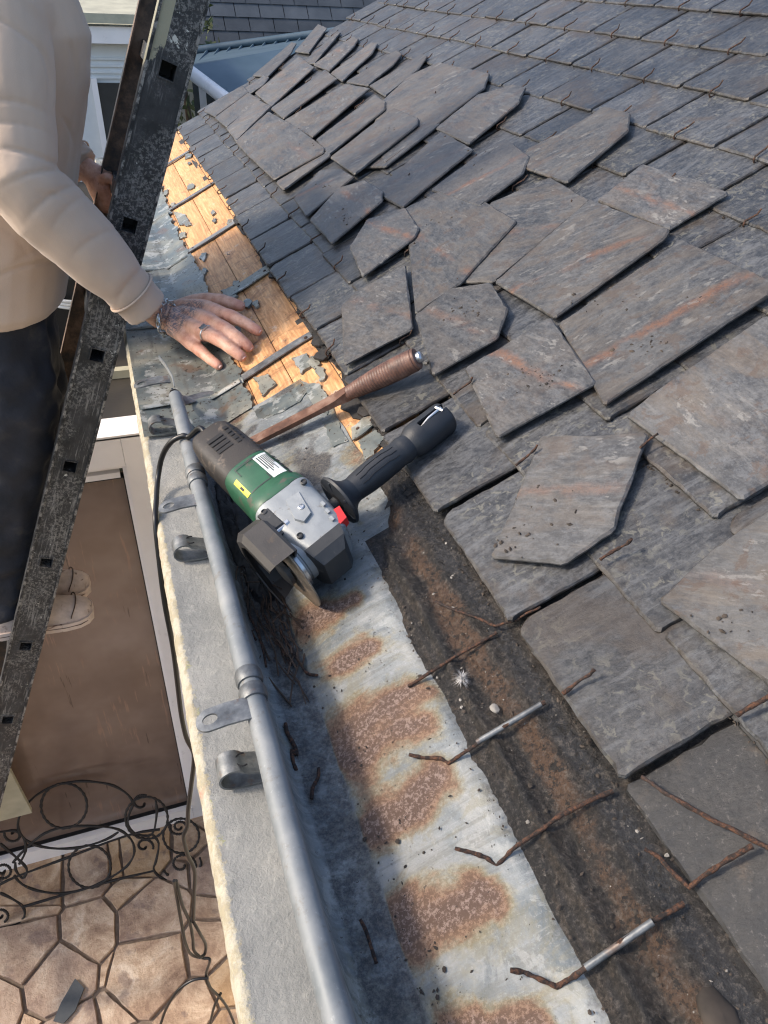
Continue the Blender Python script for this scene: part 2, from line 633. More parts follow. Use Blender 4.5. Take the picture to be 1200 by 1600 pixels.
@defmat
def wood(t):
    v = t.coord('Object', rand=False)
    off = t.coord('Object', scale=(22, 2.2, 22))
    gr = t.noise(off, 3.2, 6, .6, 1.4)
    wv = t.n('ShaderNodeTexWave', wave_type='BANDS', bands_direction='X')
    t.set(wv.inputs['Vector'], t.coord('Object', scale=(10, 1.2, 10)))
    wv.inputs['Scale'].default_value = 5
    wv.inputs['Distortion'].default_value = 7
    wv.inputs['Detail'].default_value = 3
    fine = t.noise(t.coord('Object', scale=(160, 18, 160)), 1.3, 5, .7)
    base = t.ramp(gr, [(.3, (.50, .25, .10)), (.5, (.66, .36, .155)), (.75, (.76, .47, .24))])
    base = t.mix(t.math('MULTIPLY', wv.outputs['Fac'], .3), base, (.42, .18, .06))
    base = t.mix(t.math('MULTIPLY', t.step(fine, .5, .36), .35), base, (.28, .12, .045))
    nn = t.noise(v, 16, 8, .74, .9)
    ston = t.math('ADD', nn, t.math('MULTIPLY', t.attr('dirt'), .30))
    base = t.mix(t.math('MULTIPLY', t.step(ston, .60, .86), .75), base, (.26, .12, .052))
    base = t.mix(t.math('MULTIPLY', t.step(ston, .84, 1.0), .85), base, (.07, .042, .028))
    base = t.mix(t.math('MULTIPLY', t.step(t.noise(v, 30, 6, .72), .68, .8), .55), base, (.60, .50, .40))
    sp = t.step(t.noise(v, 60, 4, .6), .73, .76)
    base = t.mix(sp, base, (.05, .028, .018))
    return t.out(base, .62, 0, t.bump(gr, .35, .002, t.bump(fine, .4, .001)))


@defmat
def ledge_cement(t):
    v = t.coord('Object', rand=False)
    big = t.noise(v, 8, 5, .6, .3)
    fine = t.noise(v, 230, 6, .8)
    mid = t.noise(v, 36, 7, .75)
    base = t.ramp(big, [(.3, (.20, .205, .20)), (.55, (.27, .272, .26)), (.78, (.34, .33, .305))])
    base = t.mix(t.math('MULTIPLY', t.step(mid, .56, .72), .45), base, (.38, .375, .345))
    base = t.mix(t.math('MULTIPLY', t.step(fine, .66, .85), .28), base, (.12, .117, .112))
    base = t.mix(t.math('MULTIPLY', t.step(fine, .36, .15), .22), base, (.42, .415, .39))
    e = t.math('ADD', t.attr('edge'), t.math('MULTIPLY', t.math('SUBTRACT', t.noise(v, 85, 8, .78, .4), .5), 1.25))
    base = t.mix(t.math('MULTIPLY', t.step(e, .42, .6), t.ramp(fine, [(.25, .55), (.5, 1.0)])), base, t.mix(t.step(mid, .4, .6), (.36, .315, .215), (.46, .42, .325)))
    pink = t.math('MULTIPLY', t.step(t.noise(v, 21, 4), .64, .72), t.step(e, .6, .9))
    base = t.mix(pink, base, (.46, .26, .19))
    mossy = t.math('MULTIPLY', t.step(t.noise(v, 40, 5, .7), .62, .7), t.step(t.math('ABSOLUTE', t.math('SUBTRACT', e, .45)), .2, .02))
    base = t.mix(t.math('MULTIPLY', mossy, .7), base, (.33, .33, .13))
    return t.out(base, .75, 0, t.bump(fine, .45, .0016, t.bump(mid, .5, .005)))


@defmat
def sweater(t):
    v = t.coord('Object', rand=False)
    n = t.noise(v, 6, 4)
    base = t.ramp(n, [(.3, (.50, .37, .275)), (.7, (.57, .435, .33))])
    k = t.noise(v, 900, 2)
    t.b.inputs['Sheen Weight'].default_value = .25
    return t.out(base, .9, 0, t.bump(t.noise(v, 16, 5, .55), .22, .006, t.bump(k, .3, .0008)))


@defmat
def trousers(t):
    v = t.coord('Object', rand=False)
    n = t.noise(v, 12, 5)
    base = t.ramp(n, [(.3, (.009, .010, .014)), (.6, (.018, .020, .028)), (.75, (.05, .045, .042))])
    return t.out(base, .85, 0, t.bump(t.noise(v, 30, 5), .5, .006))


@defmat
def skin(t):
    v = t.coord('Object', rand=False)
    n = t.noise(v, 60, 6, .68)
    base = t.ramp(n, [(.25, (.48, .24, .155)), (.5, (.62, .345, .235)), (.75, (.70, .43, .31))])
    base = t.mix(t.math('MULTIPLY', t.step(t.noise(v, 28, 4, .6), .6, .8), .35), base, (.42, .20, .16))
    red = t.attr('red')
    base = t.mix(t.math('MULTIPLY', red, .55), base, (.56, .19, .13))
    ink = t.math('MULTIPLY', t.attr('ink'), t.step(t.noise(v, 75, 6, .65, 2.6), .43, .55))
    base = t.mix(t.math('MULTIPLY', ink, .8), base, (.09, .10, .12))
    t.b.inputs['Subsurface Weight'].default_value = .08
    t.b.inputs['Subsurface Radius'].default_value = (.01, .004, .002)
    wr = t.noise(t.map(t.coord('Object', rand=False, rot=(0, 0, .5)), (420, 110, 110)), 1.0, 4, .6)
    return t.out(base, t.ramp(n, [(.3, .42), (.7, .58)]), 0, t.bump(wr, .35, .0014, t.bump(t.noise(v, 300, 4, .65), .35, .001)))


@defmat
def ladder_black(t):
    v = t.coord('Object', rand=False)
    n = t.noise(v, 30, 6, .7)
    fine = t.noise(v, 190, 5, .75)
    base = t.ramp(n, [(.3, (.016, .018, .021)), (.7, (.042, .042, .044))])
    wear = t.math('MULTIPLY', t.step(fine, .48, .62), t.step(t.noise(v, 8, 6, .65), .40, .6))
    base = t.mix(t.math('MULTIPLY', wear, .75), base, (.20, .195, .185))
    scr = t.noise(t.map(t.coord('Object', rand=False, rot=(0, -.384, 0)), (300, 300, 22)), 1.0, 5, .7, .3)
    scm = t.math('MULTIPLY', t.step(scr, .56, .68), t.step(t.noise(v, 7, 4), .42, .6))
    base = t.mix(t.math('MULTIPLY', scm, .7), base, (.24, .235, .225))
    sp = t.math('MULTIPLY', t.step(t.noise(v, 80, 5, .7), .74, .78), t.step(t.noise(v, 5, 3), .46, .6))
    base = t.mix(sp, base, (.55, .55, .52))
    sp2 = t.step(t.noise(v, 11, 7, .72, .8), .74, .76)
    base = t.mix(sp2, base, (.52, .52, .47))
    a = t.math('ADD', t.attr('paint'), t.math('MULTIPLY', t.math('SUBTRACT', t.noise(v, 40, 6, .7), .5), .7))
    base = t.mix(t.step(a, .45, .55), base, (.33, .31, .22))
    return t.out(base, t.ramp(n, [(.3, .38), (.7, .62)]), .2, t.bump(fine, .4, .001))


@defmat
def ladder_lip(t):
    v = t.coord('Object', rand=False)
    n = t.noise(v, 45, 7, .75)
    base = t.ramp(n, [(.36, (.02, .021, .023)), (.5, (.07, .07, .07)), (.62, (.26, .25, .235))])
    return t.out(base, .5, .4, t.bump(n, .5, .001))


@defmat
def ladder_brown(t):
    v = t.coord('Object', rand=False)
    n = t.noise(v, 14, 6, .7)
    base = t.ramp(n, [(.32, (.03, .028, .028)), (.5, (.09, .06, .042)), (.68, (.19, .12, .08))])
    return t.out(base, .6, .15, t.bump(t.noise(v, 120, 4), .4, .001))


@defmat
def door_panel(t):
    v = t.coord('Object', rand=False)
    n = t.noise(v, 2.2, 4, .6)
    base = t.ramp(n, [(.3, (.14, .096, .075)), (.55, (.20, .142, .113)), (.8, (.27, .205, .172))])
    sc = t.noise(t.coord('Object', rand=False, scale=(60, 60, 5)), 1.3, 4, .6)
    m = t.math('MULTIPLY', t.step(sc, .6, .7), t.step(t.noise(v, 4, 3), .45, .62))
    base = t.mix(t.math('MULTIPLY', m, .6), base, (.33, .20, .14))
    dk = t.step(t.noise(t.coord('Object', rand=False, scale=(40, 40, 3)), 1.0, 4), .68, .73)
    base = t.mix(t.math('MULTIPLY', dk, .6), base, (.04, .026, .02))
    return t.out(base, t.ramp(n, [(.3, .1), (.7, .22)]), 0, None, .7)


@defmat
def flag(t):
    v = t.coord('Object')
    n = t.noise(v, 7, 8, .72, .5)
    base = t.ramp(n, [(.25, (.24, .155, .11)), (.44, (.41, .29, .205)), (.6, (.55, .42, .31)), (.78, (.68, .57, .46))])
    r = t.rand()
    base = t.mix(t.math('MULTIPLY', t.step(r, .55, .95), .45), base, (.46, .28, .11))
    base = t.mix(t.math('MULTIPLY', t.step(r, .45, .05), .45), base, (.26, .20, .18))
    base = t.mix(t.math('MULTIPLY', t.step(t.noise(v, 10, 5), .58, .7), .6), base, (.17, .12, .11))
    return t.out(base, .7, 0, t.bump(t.noise(v, 25, 6, .65), .6, .01))


@defmat
def mortar(t):
    v = t.coord('Object', rand=False)
    n = t.noise(v, 40, 5)
    return t.out(t.ramp(n, [(.3, (.15, .112, .088)), (.7, (.24, .19, .15))]), .9, 0, t.bump(n, .6, .006))


@defmat
def earth(t):
    v = t.coord('Object', rand=False)
    n = t.noise(v, 1.4, 6, .65)
    return t.out(t.ramp(n, [(.3, (.045, .05, .022)), (.6, (.08, .075, .04)), (.8, (.13, .11, .075))]), .95, 0)


@defmat
def far_slates(t):
    v = t.coord('Object', rand=False)
    n = t.noise(v, 3.5, 5)
    base = t.ramp(n, [(.3, (.040, .048, .058)), (.7, (.07, .08, .092))])
    hv = t.n('ShaderNodeHueSaturation')
    t.set(hv.inputs['Color'], base)
    t.set(hv.inputs['Value'], t.ramp(t.rand(), [(0, .75), (1, 1.3)]))
    return t.out(hv.outputs[0], .6, 0, t.bump(t.noise(v, 30, 4), .3, .004))


@defmat
def blue_metal(t):
    v = t.coord('Object', rand=False)
    n = t.noise(v, 4, 5)
    base = t.ramp(n, [(.3, (.04, .075, .105)), (.7, (.065, .105, .14))])
    return t.out(base, .55, 0)


@defmat
def leather_grip(t):
    v = t.coord('Object', rand=False)
    n = t.noise(v, 60, 5, .65)
    base = t.ramp(n, [(.3, (.075, .038, .028)), (.6, (.14, .07, .05)), (.8, (.20, .115, .085))])
    return t.out(base, .5, 0, t.bump(t.noise(v, 220, 3), .3, .001))


simple('steel_bright', (.55, .56, .57), .3, .9, .1)
simple('silver_head', (.27, .29, .30), .48, .3, .08, 60, .15, 500, ((.16, .145, .13), .62))
simple('grinder_green', (.02, .088, .045), .45, 0, .12, 40, .1, 700, ((.075, .075, .055), .60))
simple('grinder_brown', (.030, .0255, .0225), .6, 0, .15, 60, .2, 600, ((.095, .075, .058), .58))
simple('grinder_dark', (.03, .032, .034), .5, 0, .15, 60, .15, 700, ((.09, .085, .08), .66))
simple('guard_dark', (.042, .039, .037), .5, .2, .2, 25, .15, 500, ((.10, .07, .045), .56))
simple('handle_black', (.018, .021, .026), .5, 0, .12, 50, .2, 700, ((.10, .075, .05), .68))
simple('black', (.006, .006, .007), .6)
simple('cord_black', (.005, .005, .006), .38, 0, .15)
simple('button_red', (.55, .03, .03), .4)
simple('sticker_white', (.74, .76, .74), .45, 0, .04)
simple('sticker_yellow', (.80, .74, .03), .4, 0, .06)
simple('ink_grey', (.05, .07, .065), .5)
simple('disc_tan', (.21, .165, .12), .7, 0, .2, 90, .4, 600)
simple('white_pvc', (.84, .80, .78), .3, 0, .05, 5)
simple('white_paint', (.66, .68, .68), .5, 0, .08, 4, 0, 200, ((.33, .36, .33), .66))
simple('wall_render', (.42, .38, .31), .85, 0, .1, 6, .3, 120)
simple('timber_orange', (.42, .22, .09), .6, 0, .2, 9)
simple('dark_glass', (.035, .04, .042), .15, 0, .2, 3)
simple('bitumen_roof', (.03, .025, .018), .6, 0, .3, 4, .3, 60)
simple('wrought_iron', (.022, .02, .019), .5, .4, .3, 60, .5, 300, ((.10, .055, .03), .66))
simple('shoe_white', (.47, .38, .33), .7, 0, .15, 40, .4, 200, ((.09, .055, .04), .64))
simple('shoe_sole', (.50, .40, .34), .6, 0, .1, 40, .2, 200, ((.16, .10, .08), .64))
simple('hair_brown', (.05, .032, .02), .7, 0, .3, 90, .6, 300)
simple('silver', (.62, .62, .60), .28, .95, .06)
simple('nail_skin', (.70, .45, .37), .35)
simple('twig', (.07, .045, .03), .85, 0, .3, 60, .5, 300)
simple('debris_mix', (.045, .035, .027), .85, 0, .7, 12)
simple('pale_chip', (.24, .225, .20), .8, 0, .3, 30)
simple('fluff', (.75, .73, .70), .9, 0, .1)
simple('foliage', (.05, .07, .022), .7, 0, .5, 3)
simple('bark', (.07, .05, .035), .9)
simple('pale_board', (.42, .40, .30), .75, 0, .15, 8)
simple('terracotta_edge', (.40, .22, .15), .8)


# ------------------------------------------------------------------ ground, patio, house body
GZ = -2.65
gm = MB().add([(-300, -300, GZ - .04), (300, -300, GZ - .04), (300, 300, GZ - .04), (-300, 300, GZ - .04)], [(0, 1, 2, 3)])
tag(gm.build('ground', 'earth', None, None), kind='structure')

patio = tag(MB().box((-1.6, .6, GZ - .018), (3.3, 3.1, .02)).build('patio', 'mortar', None, None), kind='structure')


def clip_poly(poly, a, b, wa, wb):
    """keep the part of poly that belongs to a in the power diagram of weighted seeds"""
    d = b - a
    m = (a + b) / 2 + d * (wa - wb) / (2 * (d @ d))
    out = []
    for i in range(len(poly)):
        p, q = poly[i], poly[(i + 1) % len(poly)]
        dp, dq = (p - m) @ d, (q - m) @ d
        if dp <= 0:
            out.append(p)
        if dp * dq < 0:
            out.append(p + (q - p) * dp / (dp - dq))
    return out


def area(poly):
    return abs(sum(poly[k - 1][0] * poly[k][1] - poly[k][0] * poly[k - 1][1] for k in range(len(poly)))) / 2


rs = random.Random(23)
seeds = [PZ(x, y, GZ)[:2] for x, y in ((33, 1500), (133, 1467), (83, 1533), (240, 1510), (43, 1427), (207, 1397), (133, 1357), (243, 1437), (317, 1480), (327, 1433), (287, 1363), (60, 1377), (177, 1343), (227, 1327), (307, 1310), (345, 1350), (45, 1590), (170, 1590), (300, 1570), (360, 1530))]
tries = 0
while len(seeds) < 150 and tries < 9000:
    tries += 1
    p = np.array([rs.uniform(-2.4, .08), rs.uniform(-.3, 2.14)])
    if min(np.linalg.norm(p - q) for q in seeds) > .17:
        seeds.append(p)
wts = [rs.uniform(-.016, .022) for _ in seeds]
for i, s_ in enumerate(seeds):
    poly = [np.array(q, float) for q in ((-2.5, -.4), (.05, -.4), (.05, 2.15), (-2.5, 2.15))]
    for j, q in enumerate(seeds):
        if j != i and np.linalg.norm(q - s_) < 1.0:
            poly = clip_poly(poly, s_, q, wts[i], wts[j])
            if len(poly) < 3:
                break
    if len(poly) < 3 or area(poly) < .004:
        continue
    c = sum(poly) / len(poly)
    pts = []
    for k in range(len(poly)):
        a, b = poly[k], poly[(k + 1) % len(poly)]
        L = np.linalg.norm(b - a)
        n = max(1, int(L / .05))
        for t in range(n):
            p = a + (b - a) * t / n
            d = c - p
            dl = np.linalg.norm(d) + 1e-9
            pts.append(p + d / dl * (.006 + .006 * rs.random() + 0))
    top = rs.uniform(.004, .009)
    mb = MB()
    m = len(pts)
    ctr = np.array([c[0], c[1]])
    r0 = [(p[0] - c[0], p[1] - c[1], -.01) for p in pts]
    r1 = [(p[0] - c[0], p[1] - c[1], top - .004) for p in pts]
    r2 = [((p[0] - c[0]) * .98, (p[1] - c[1]) * .98, top) for p in pts]
    mb.add(r0 + r1 + r2, [(k, (k + 1) % m, m + (k + 1) % m, m + k) for k in range(m)] + [(m + k, m + (k + 1) % m, 2 * m + (k + 1) % m, 2 * m + k) for k in range(m)] + [tuple(range(2 * m, 3 * m))])
    o = link('flagstone', mb.mesh('flagstone', 30), 'flag')
    o.location = (c[0], c[1], GZ)
    setpar(o, patio)

_sp = [PZ(x, y, GZ + .012) for x, y in ((118, 1530), (132, 1545), (118, 1580), (100, 1600), (84, 1596), (96, 1568))]
mb = MB()
mb.add([tuple(p) for p in _sp] + [tuple(p + np.array([0, 0, .008])) for p in _sp], [tuple(range(6)), tuple(range(11, 5, -1))] + [(k, (k + 1) % 6, 6 + (k + 1) % 6, 6 + k) for k in range(6)])
tag(mb.build('slate_shard', 'far_slates', None, 20), 'dark slate shard fallen on the paving below', 'slate')

hw = thing('house_wall', 'rendered house wall under the overhanging ledge', 'wall', (1.5, 1.4, GZ))
MB().box((1.56, 1.4, (GZ - .14) / 2), (3.0, 4.0, -GZ - .14)).build('wall', 'wall_render', hw)
MB().add([(.2, 3.42, -.12), (3.0, 3.42, -.12), (3.0, 3.42, 1.4), (.2, 3.42, -.02)], [(0, 1, 2, 3)]).build('gable_infill', 'wall_render', hw)

# ------------------------------------------------------------------ cornice ledge
ys = np.arange(-.5, 3.45, .008)
prof = [(.16, -.14, 0), (.004, -.14, .9), (-.002, -.135, 1), (-.004, -.05, 1.2), (-.005, -.012, 1.3), (-.001, -.002, 1.2), (.003, .0005, .75), (.006, .0005, .42), (.011, 0, .12), (.018, 0, -.2), (.05, 0, -.5), (.09, -.001, -.5), (.16, -.001, -.5)]
Pg = np.zeros((len(ys), len(prof), 3))
Eg = np.zeros((len(ys), len(prof)))
for i, y in enumerate(ys):
    for j, (x, z, e) in enumerate(prof):
        rag = .0012 * nz(y, 3.1, 0, 7) + .0016 * nz(y, .7, j * .3, 45) + .0018 * nz(y, 1.7, j, 120)
        k = 1.0 if 1 <= j <= 7 else (.3 if j in (8,) else 0)
        bow = 0
        Pg[i, j] = (x + rag * k, y, z + (.0015 * nz(y, j * .5, 5, 30) if 5 <= j <= 10 else 0))
        Eg[i, j] = e
led = link('cornice_ledge', grid_mesh('cornice_ledge', Pg, {'edge': Eg}), 'ledge_cement')
tag(led, 'grey cement ledge with crumbling cream painted edge beside the gutter', 'ledge')

# ------------------------------------------------------------------ slate roof
roof = thing('slate_roof', 'dark slate roof sloping up from the gutter with rusty hooks', 'roof', (.5, 1.5, .1))


def densify(poly, step, jit, rr, corner=.004):
    out = []
    n = len(poly)
    for k in range(n):
        a, b = np.array(poly[k], float), np.array(poly[(k + 1) % n], float)
        L = np.linalg.norm(b - a)
        m = max(1, int(round(L / step)))
        d = (b - a) / (L + 1e-9)
        nn = np.array([-d[1], d[0]])
        for t in range(m):
            if t == 0:
                pa = np.array(poly[k - 1], float)
                u = (pa - a) / (np.linalg.norm(pa - a) + 1e-9)
                out.append(a + u * corner)
                out.append(a + d * corner)
            else:
                out.append(a + (b - a) * (t + rr.uniform(-.25, .25)) / m + nn * abs(rr.gauss(0, jit)))
    return out


def slate_mesh(name, poly, thick, rr, step=.014, jit=.0010, warp=.0012, extra=None, rough_edges=None):
    pts = densify(poly, step, jit, rr)
    n = len(pts)
    c = sum(pts) / n

    def inset(p, d):
        v = c - p
        return p + v / (np.linalg.norm(v) + 1e-9) * d
    rings = [[(*p, 0.0) for p in pts],
             [(*(p), thick * rr.uniform(.35, .6)) for p in pts],
             [(*inset(p, rr.uniform(.0012, .0038)), thick * rr.uniform(.88, 1.0)) for p in pts],
             [(*inset(p, .014 + rr.uniform(0, .004)), thick) for p in pts]]
    sd_ = rr.uniform(0, 50)
    vs_, ed = [], []
    for q, r_ in enumerate(rings):
        for p in r_:
            wz = warp * nz(p[0] * 1.0, p[1] * 1.0, sd_, 6) if warp else 0
            vs_.append((p[0], p[1], p[2] + wz))
            ed.append((1.0, 1.0, .55, 0)[q])
    f = [tuple(range(n - 1, -1, -1))]
    for q in range(3):
        for k in range(n):
            kk = (k + 1) % n
            f.append((q * n + k, q * n + kk, (q + 1) * n + kk, (q + 1) * n + k))
    f.append(tuple(3 * n + k for k in range(n)))
    me = bpy.data.meshes.new(name)
    me.from_pydata(vs_, [], f)
    me.update()
    a = me.attributes.new('edge', 'FLOAT', 'POINT')
    a.data.foreach_set('value', ed)
    for k, val in (extra or {}).items():
        a = me.attributes.new(k, 'FLOAT', 'POINT')
        a.data.foreach_set('value', [val] * len(vs_))
    me.shade_smooth()
    me.set_sharp_from_angle(angle=math.radians(28))
    return me


ROWS = [.228, .337, .454, .572, .690, .809, .928, 1.047, 1.170, 1.293, 1.414, 1.535, 1.655, 1.775]
J0 = [.264, .456, .652, .85, 1.04, 1.227, 1.41, 1.607, 1.804, 2.018, 2.2, 2.38, 2.554, 2.75, 2.95, 3.15, 3.36]
SL = .30
rr = random.Random(11)
shapes = []
for k in range(9):
    w2 = .0965
    poly = [(-w2, rr.uniform(-.003, .002)), (w2, rr.uniform(-.003, .002)), (w2 + rr.uniform(-.002, .002), SL), (-w2 + rr.uniform(-.002, .002), SL)]
    if k in (2, 6):
        poly = [(-w2 + .012, 0), (w2, 0), (w2, SL), (-w2, SL), (-w2, .014)]
    me = slate_mesh('slate', poly, .0048, rr)
    me.materials.append(M('slate'))
    shapes.append(me)
BAS = Matrix(((0, cT, -sT), (-1, 0, 0), (0, sT, cT)))


def place_slate(me, y, v, o, tilt=.043, yaw=0.0, sx=1.0, parent=roof, name='slate'):
    ob = bpy.data.objects.new(name, me)
    COL.objects.link(ob)
    loc = RP(y, v, o)
    R3 = BAS @ Matrix.Rotation(yaw, 3, 'Z') @ Matrix.Rotation(-tilt, 3, 'X')
    R4 = R3.to_4x4() @ Matrix.Diagonal((sx, 1, 1, 1))
    R4.translation = Vector(loc)
    if parent is not None:
        setpar(ob, parent)
    ob.matrix_basis = R4
    return ob


# hooks (crochets): wire loops under the slate edge and lies on top of it
def hook_mesh(var):
    r_ = random.Random(var)
    L = r_.uniform(.020, .032)
    k = r_.uniform(-.004, .004)
    mb = MB()
    mb.tube([(0, .05, -.004), (0, .004, -.0035), (0, -.0035, -.002), (0, -.0045, .003), (0, -.001, .0075), (k * .4, .008, .0082), (k, L * .7, .0085), (k * 2.2, L, .0125 + r_.uniform(0, .004))], [.0015, .0015, .0016, .0016, .0016, .0015, .0015, .0012], 6)
    me = mb.mesh('slate_hook', 60)
    me.materials.append(M('rust_iron'))
    return me


hooks = [hook_mesh(k) for k in range(5)]
n_sl = 0
for i, v in enumerate(ROWS):
    if i % 2 == 0:
        jo = list(J0) if i == 0 else [.064 - .394, .064 - .197, .064] + J0
    else:
        jo = [-.23, -.035, .165] + [(a + b) / 2 for a, b in zip(J0[:-1], J0[1:])] + [3.42]
    if i >= 2:
        sh = rr.uniform(-.03, .03)
        jo = [jo[0]] + [q + sh for q in jo[1:-1]] + [jo[-1]]
    for a, b in zip(jo[:-1], jo[1:]):
        yv = (a + b) / 2
        # keep only what can be seen round the frame
        if yv < .1 + .14 * max(0, i - 2) - .35:
            continue
        wd = b - a - .0045 - rr.random() * .004
        oo = .0165 + rr.uniform(-.001, .0016)
        yw = rr.gauss(0, .006)
        place_slate(rr.choice(shapes), yv + rr.uniform(-.001, .001), v + rr.gauss(0, .0018), oo, .043 + rr.uniform(-.004, .004), yw, wd / .193)
        n_sl += 1
        if not (i <= 3 and yv < 1.0):
            h_ = bpy.data.objects.new('slate_hook', rr.choice(hooks))
            COL.objects.link(h_)
            setpar(h_, roof)
            R4 = (BAS @ Matrix.Rotation(rr.gauss(0, .12), 3, 'Z')).to_4x4()
            R4.translation = Vector(RP(yv + rr.gauss(0, .004), v - .0005, oo + .001))
            h_.matrix_basis = R4

# felt underlay over the whole slope, dark dirt strip above the gutter
ug_y = np.arange(-.5, 3.42, .03)
ug_v = np.array([.13, .18, .21, .24, .28, .32, .36, .4, .45, .6, .9, 1.3, 1.8, 2.1])
Pg = np.array([[RP(y, v, -.001 + .0022 * nz(y, v, 2, 8) - (.03 if y > .72 and v < .2 else 0)) for v in ug_v] for y in ug_y])
link('underlay_felt', grid_mesh('underlay_felt', Pg), 'felt_sheet', roof)

yy = np.arange(-.30, .80, .003)
vv = np.linspace(0, 1, 74)
Pg = np.zeros((len(yy), len(vv), 3))
Ar = np.zeros((len(yy), len(vv)))
Ad = np.zeros((len(yy), len(vv)))
for i, y in enumerate(yy):
    vl = .126 + .008 * nz(y, 0, 1, 14) + .004 * nz(y, 0, 2, 50) + (.055 * float(sstep(.60, .74, y)))
    vr = .262
    endfade = float(sstep(.80, .73, y + .03 * nz(y, 4, 4, 6)))
    for j, t in enumerate(vv):
        v = vl + (vr - vl) * t
        o = .0005 + .0035 * float(sstep(0, .12, t)) * endfade
        o += (.0065 * math.exp(-((v - .153 - .006 * nz(y, 5, 5, 6)) / .006) ** 2) - .003 * math.exp(-((v - .170 - .006 * nz(y, 5, 5, 6)) / .006) ** 2)) * endfade
        o += .0035 * math.exp(-((v - .196) / .012) ** 2)
        o *= 1 - .6 * float(sstep(.225, .26, v))
        o += .0026 * nz(y * .5, v, 3, 30) + .0016 * nz(y * .6, v * 1.6, 6, 75) + .0010 * nz(y, v, 9, 170)
        Pg[i, j] = RP(y, v, max(o, .0006))
        Ar[i, j] = .95 * math.exp(-((v - .180 - .012 * nz(y, 2, 2, 5)) / .018) ** 2) * (.7 + .6 * nz(y, 9, 1, 7)) + .25 * max(0, nz(y, v, 4, 16))
        Ad[i, j] = .9 * math.exp(-((v - .212 - .006 * nz(y, 2, 7, 5)) / .014) ** 2) + .5 * math.exp(-((v - .14) / .008) ** 2) + .7 * float(sstep(.56, .66, y)) * (.6 + nz(y, v, 5, 20))
link('dirt_strip', grid_mesh('dirt_strip', Pg, {'rust': Ar, 'dirt': Ad}), 'dirt_strip', roof)

# boards bared below the slates
for k, (v0, v1, ya, yb) in enumerate(((.018, .0755, .76, 2.1), (.018, .0755, 2.104, 3.4), (.0763, .1488, .76, 1.66), (.0763, .1488, 1.662, 3.4), (.1496, .2225, .765, 1.33), (.1496, .2225, 1.332, 2.55), (.1496, .2225, 2.552, 3.4), (.2233, .29, .765, 3.4))):
    yg = np.linspace(ya, yb, max(3, int((yb - ya) / .03)))
    vg = np.array([v0, v0 + .0004, v0 + .0015, (v0 + v1) / 2, v1 - .0015, v1 - .0004, v1])
    og = np.array([-.004, -.0004, 0, .0003, 0, -.0004, -.004])
    Pg = np.array([[RP(y, v, o + .0006 * math.sin(k * 3.1 + y * 2) + (.0005 * nz(y, v, k, 12) if o > -.01 else 0)) for v, o in zip(vg, og)] for y in yg])
    Dd = np.array([[(1.0 - float(sstep(1.5, 2.1, y))) * .55 + .35 * float(sstep(.10, .04, v)) for v in vg] for y in yg])  # darker tone towards the near end, dirt along the low edge
    me = grid_mesh('board', Pg, {'dirt': Dd})
    me.set_sharp_from_angle(angle=math.radians(40))
    link('board', me, 'wood', roof)

# torn edge of old felt along the bared boards
edge_px = [(302, 212), (318, 238), (322, 262), (346, 290), (362, 300), (368, 330), (366, 352), (396, 378), (405, 402), (412, 424), (441, 440), (448, 458), (470, 486), (478, 505), (489, 522), (490, 545), (512, 560), (536, 580), (540, 610), (532, 640), (552, 652), (582, 660), (578, 690), (600, 700), (602, 724), (634, 738), (632, 770), (606, 786), (602, 806)]
ev = [PR(x, y, .003) for x, y in edge_px]
mb = MB()
er = random.Random(5)
left, right = [], []
for (y0, v0), (y1, v1) in zip(ev[:-1], ev[1:]):
    n = max(2, int(math.hypot(y1 - y0, v1 - v0) / .02))
    for t in range(n):
        y = y0 + (y1 - y0) * t / n
        v = v0 + (v1 - v0) * t / n + er.gauss(0, .0025)
        left.append(RP(y, v, .003 + er.uniform(0, .003)))
        right.append(RP(y, max(.25, v + .02), .0035))
n = len(left)
mb.add(left + right, [(k, k + 1, n + k + 1, n + k) for k in range(n - 1)])
bt = [p - NRM * .002 for p in left]
mb.add(left + bt, [(k + 1, k, n + k, n + k + 1) for k in range(n - 1)])
mb.build('torn_felt', 'torn_felt', roof, None)
# loose felt scraps at the torn edge
for px, py, s in ((352, 298, 14), (372, 347, 13), (436, 428, 22), (500, 535, 18), (505, 555, 16), (596, 655, 22), (578, 640, 18), (470, 486, 10)):
    y0, v0 = PR(px, py, .006)
    pts = []
    sz = s * .0014
    nn = 9
    for k in range(nn):
        a = 2 * math.pi * k / nn
        r_ = sz * er.uniform(.55, 1.15)
        pts.append((y0 + r_ * math.cos(a), v0 + .7 * r_ * math.sin(a)))
    mb = MB()
    tp = [RP(y, v, .009 + .003 * er.random()) for y, v in pts]
    bo = [RP(y, v, .006) for y, v in pts]
    mb.add(tp + bo, [tuple(range(nn - 1, -1, -1))] + [(k, (k + 1) % nn, nn + (k + 1) % nn, nn + k) for k in range(nn)])
    mb.build('felt_scrap', 'torn_felt', roof, 20)

# flat dark starter slates bared where the first course is gone
for yc, vv_, k_ in ((.168, .232, 3), (-.032, .230, 5), (.070, .330, 1), (.262, .334, 4)):
    me_ = shapes[k_].copy()
    me_.materials.clear()
    me_.materials.append(M('slate_dark'))
    place_slate(me_, yc, vv_, .0035 if vv_ < .3 else .0095, .004 if vv_ < .3 else .012, .004, 1.01)
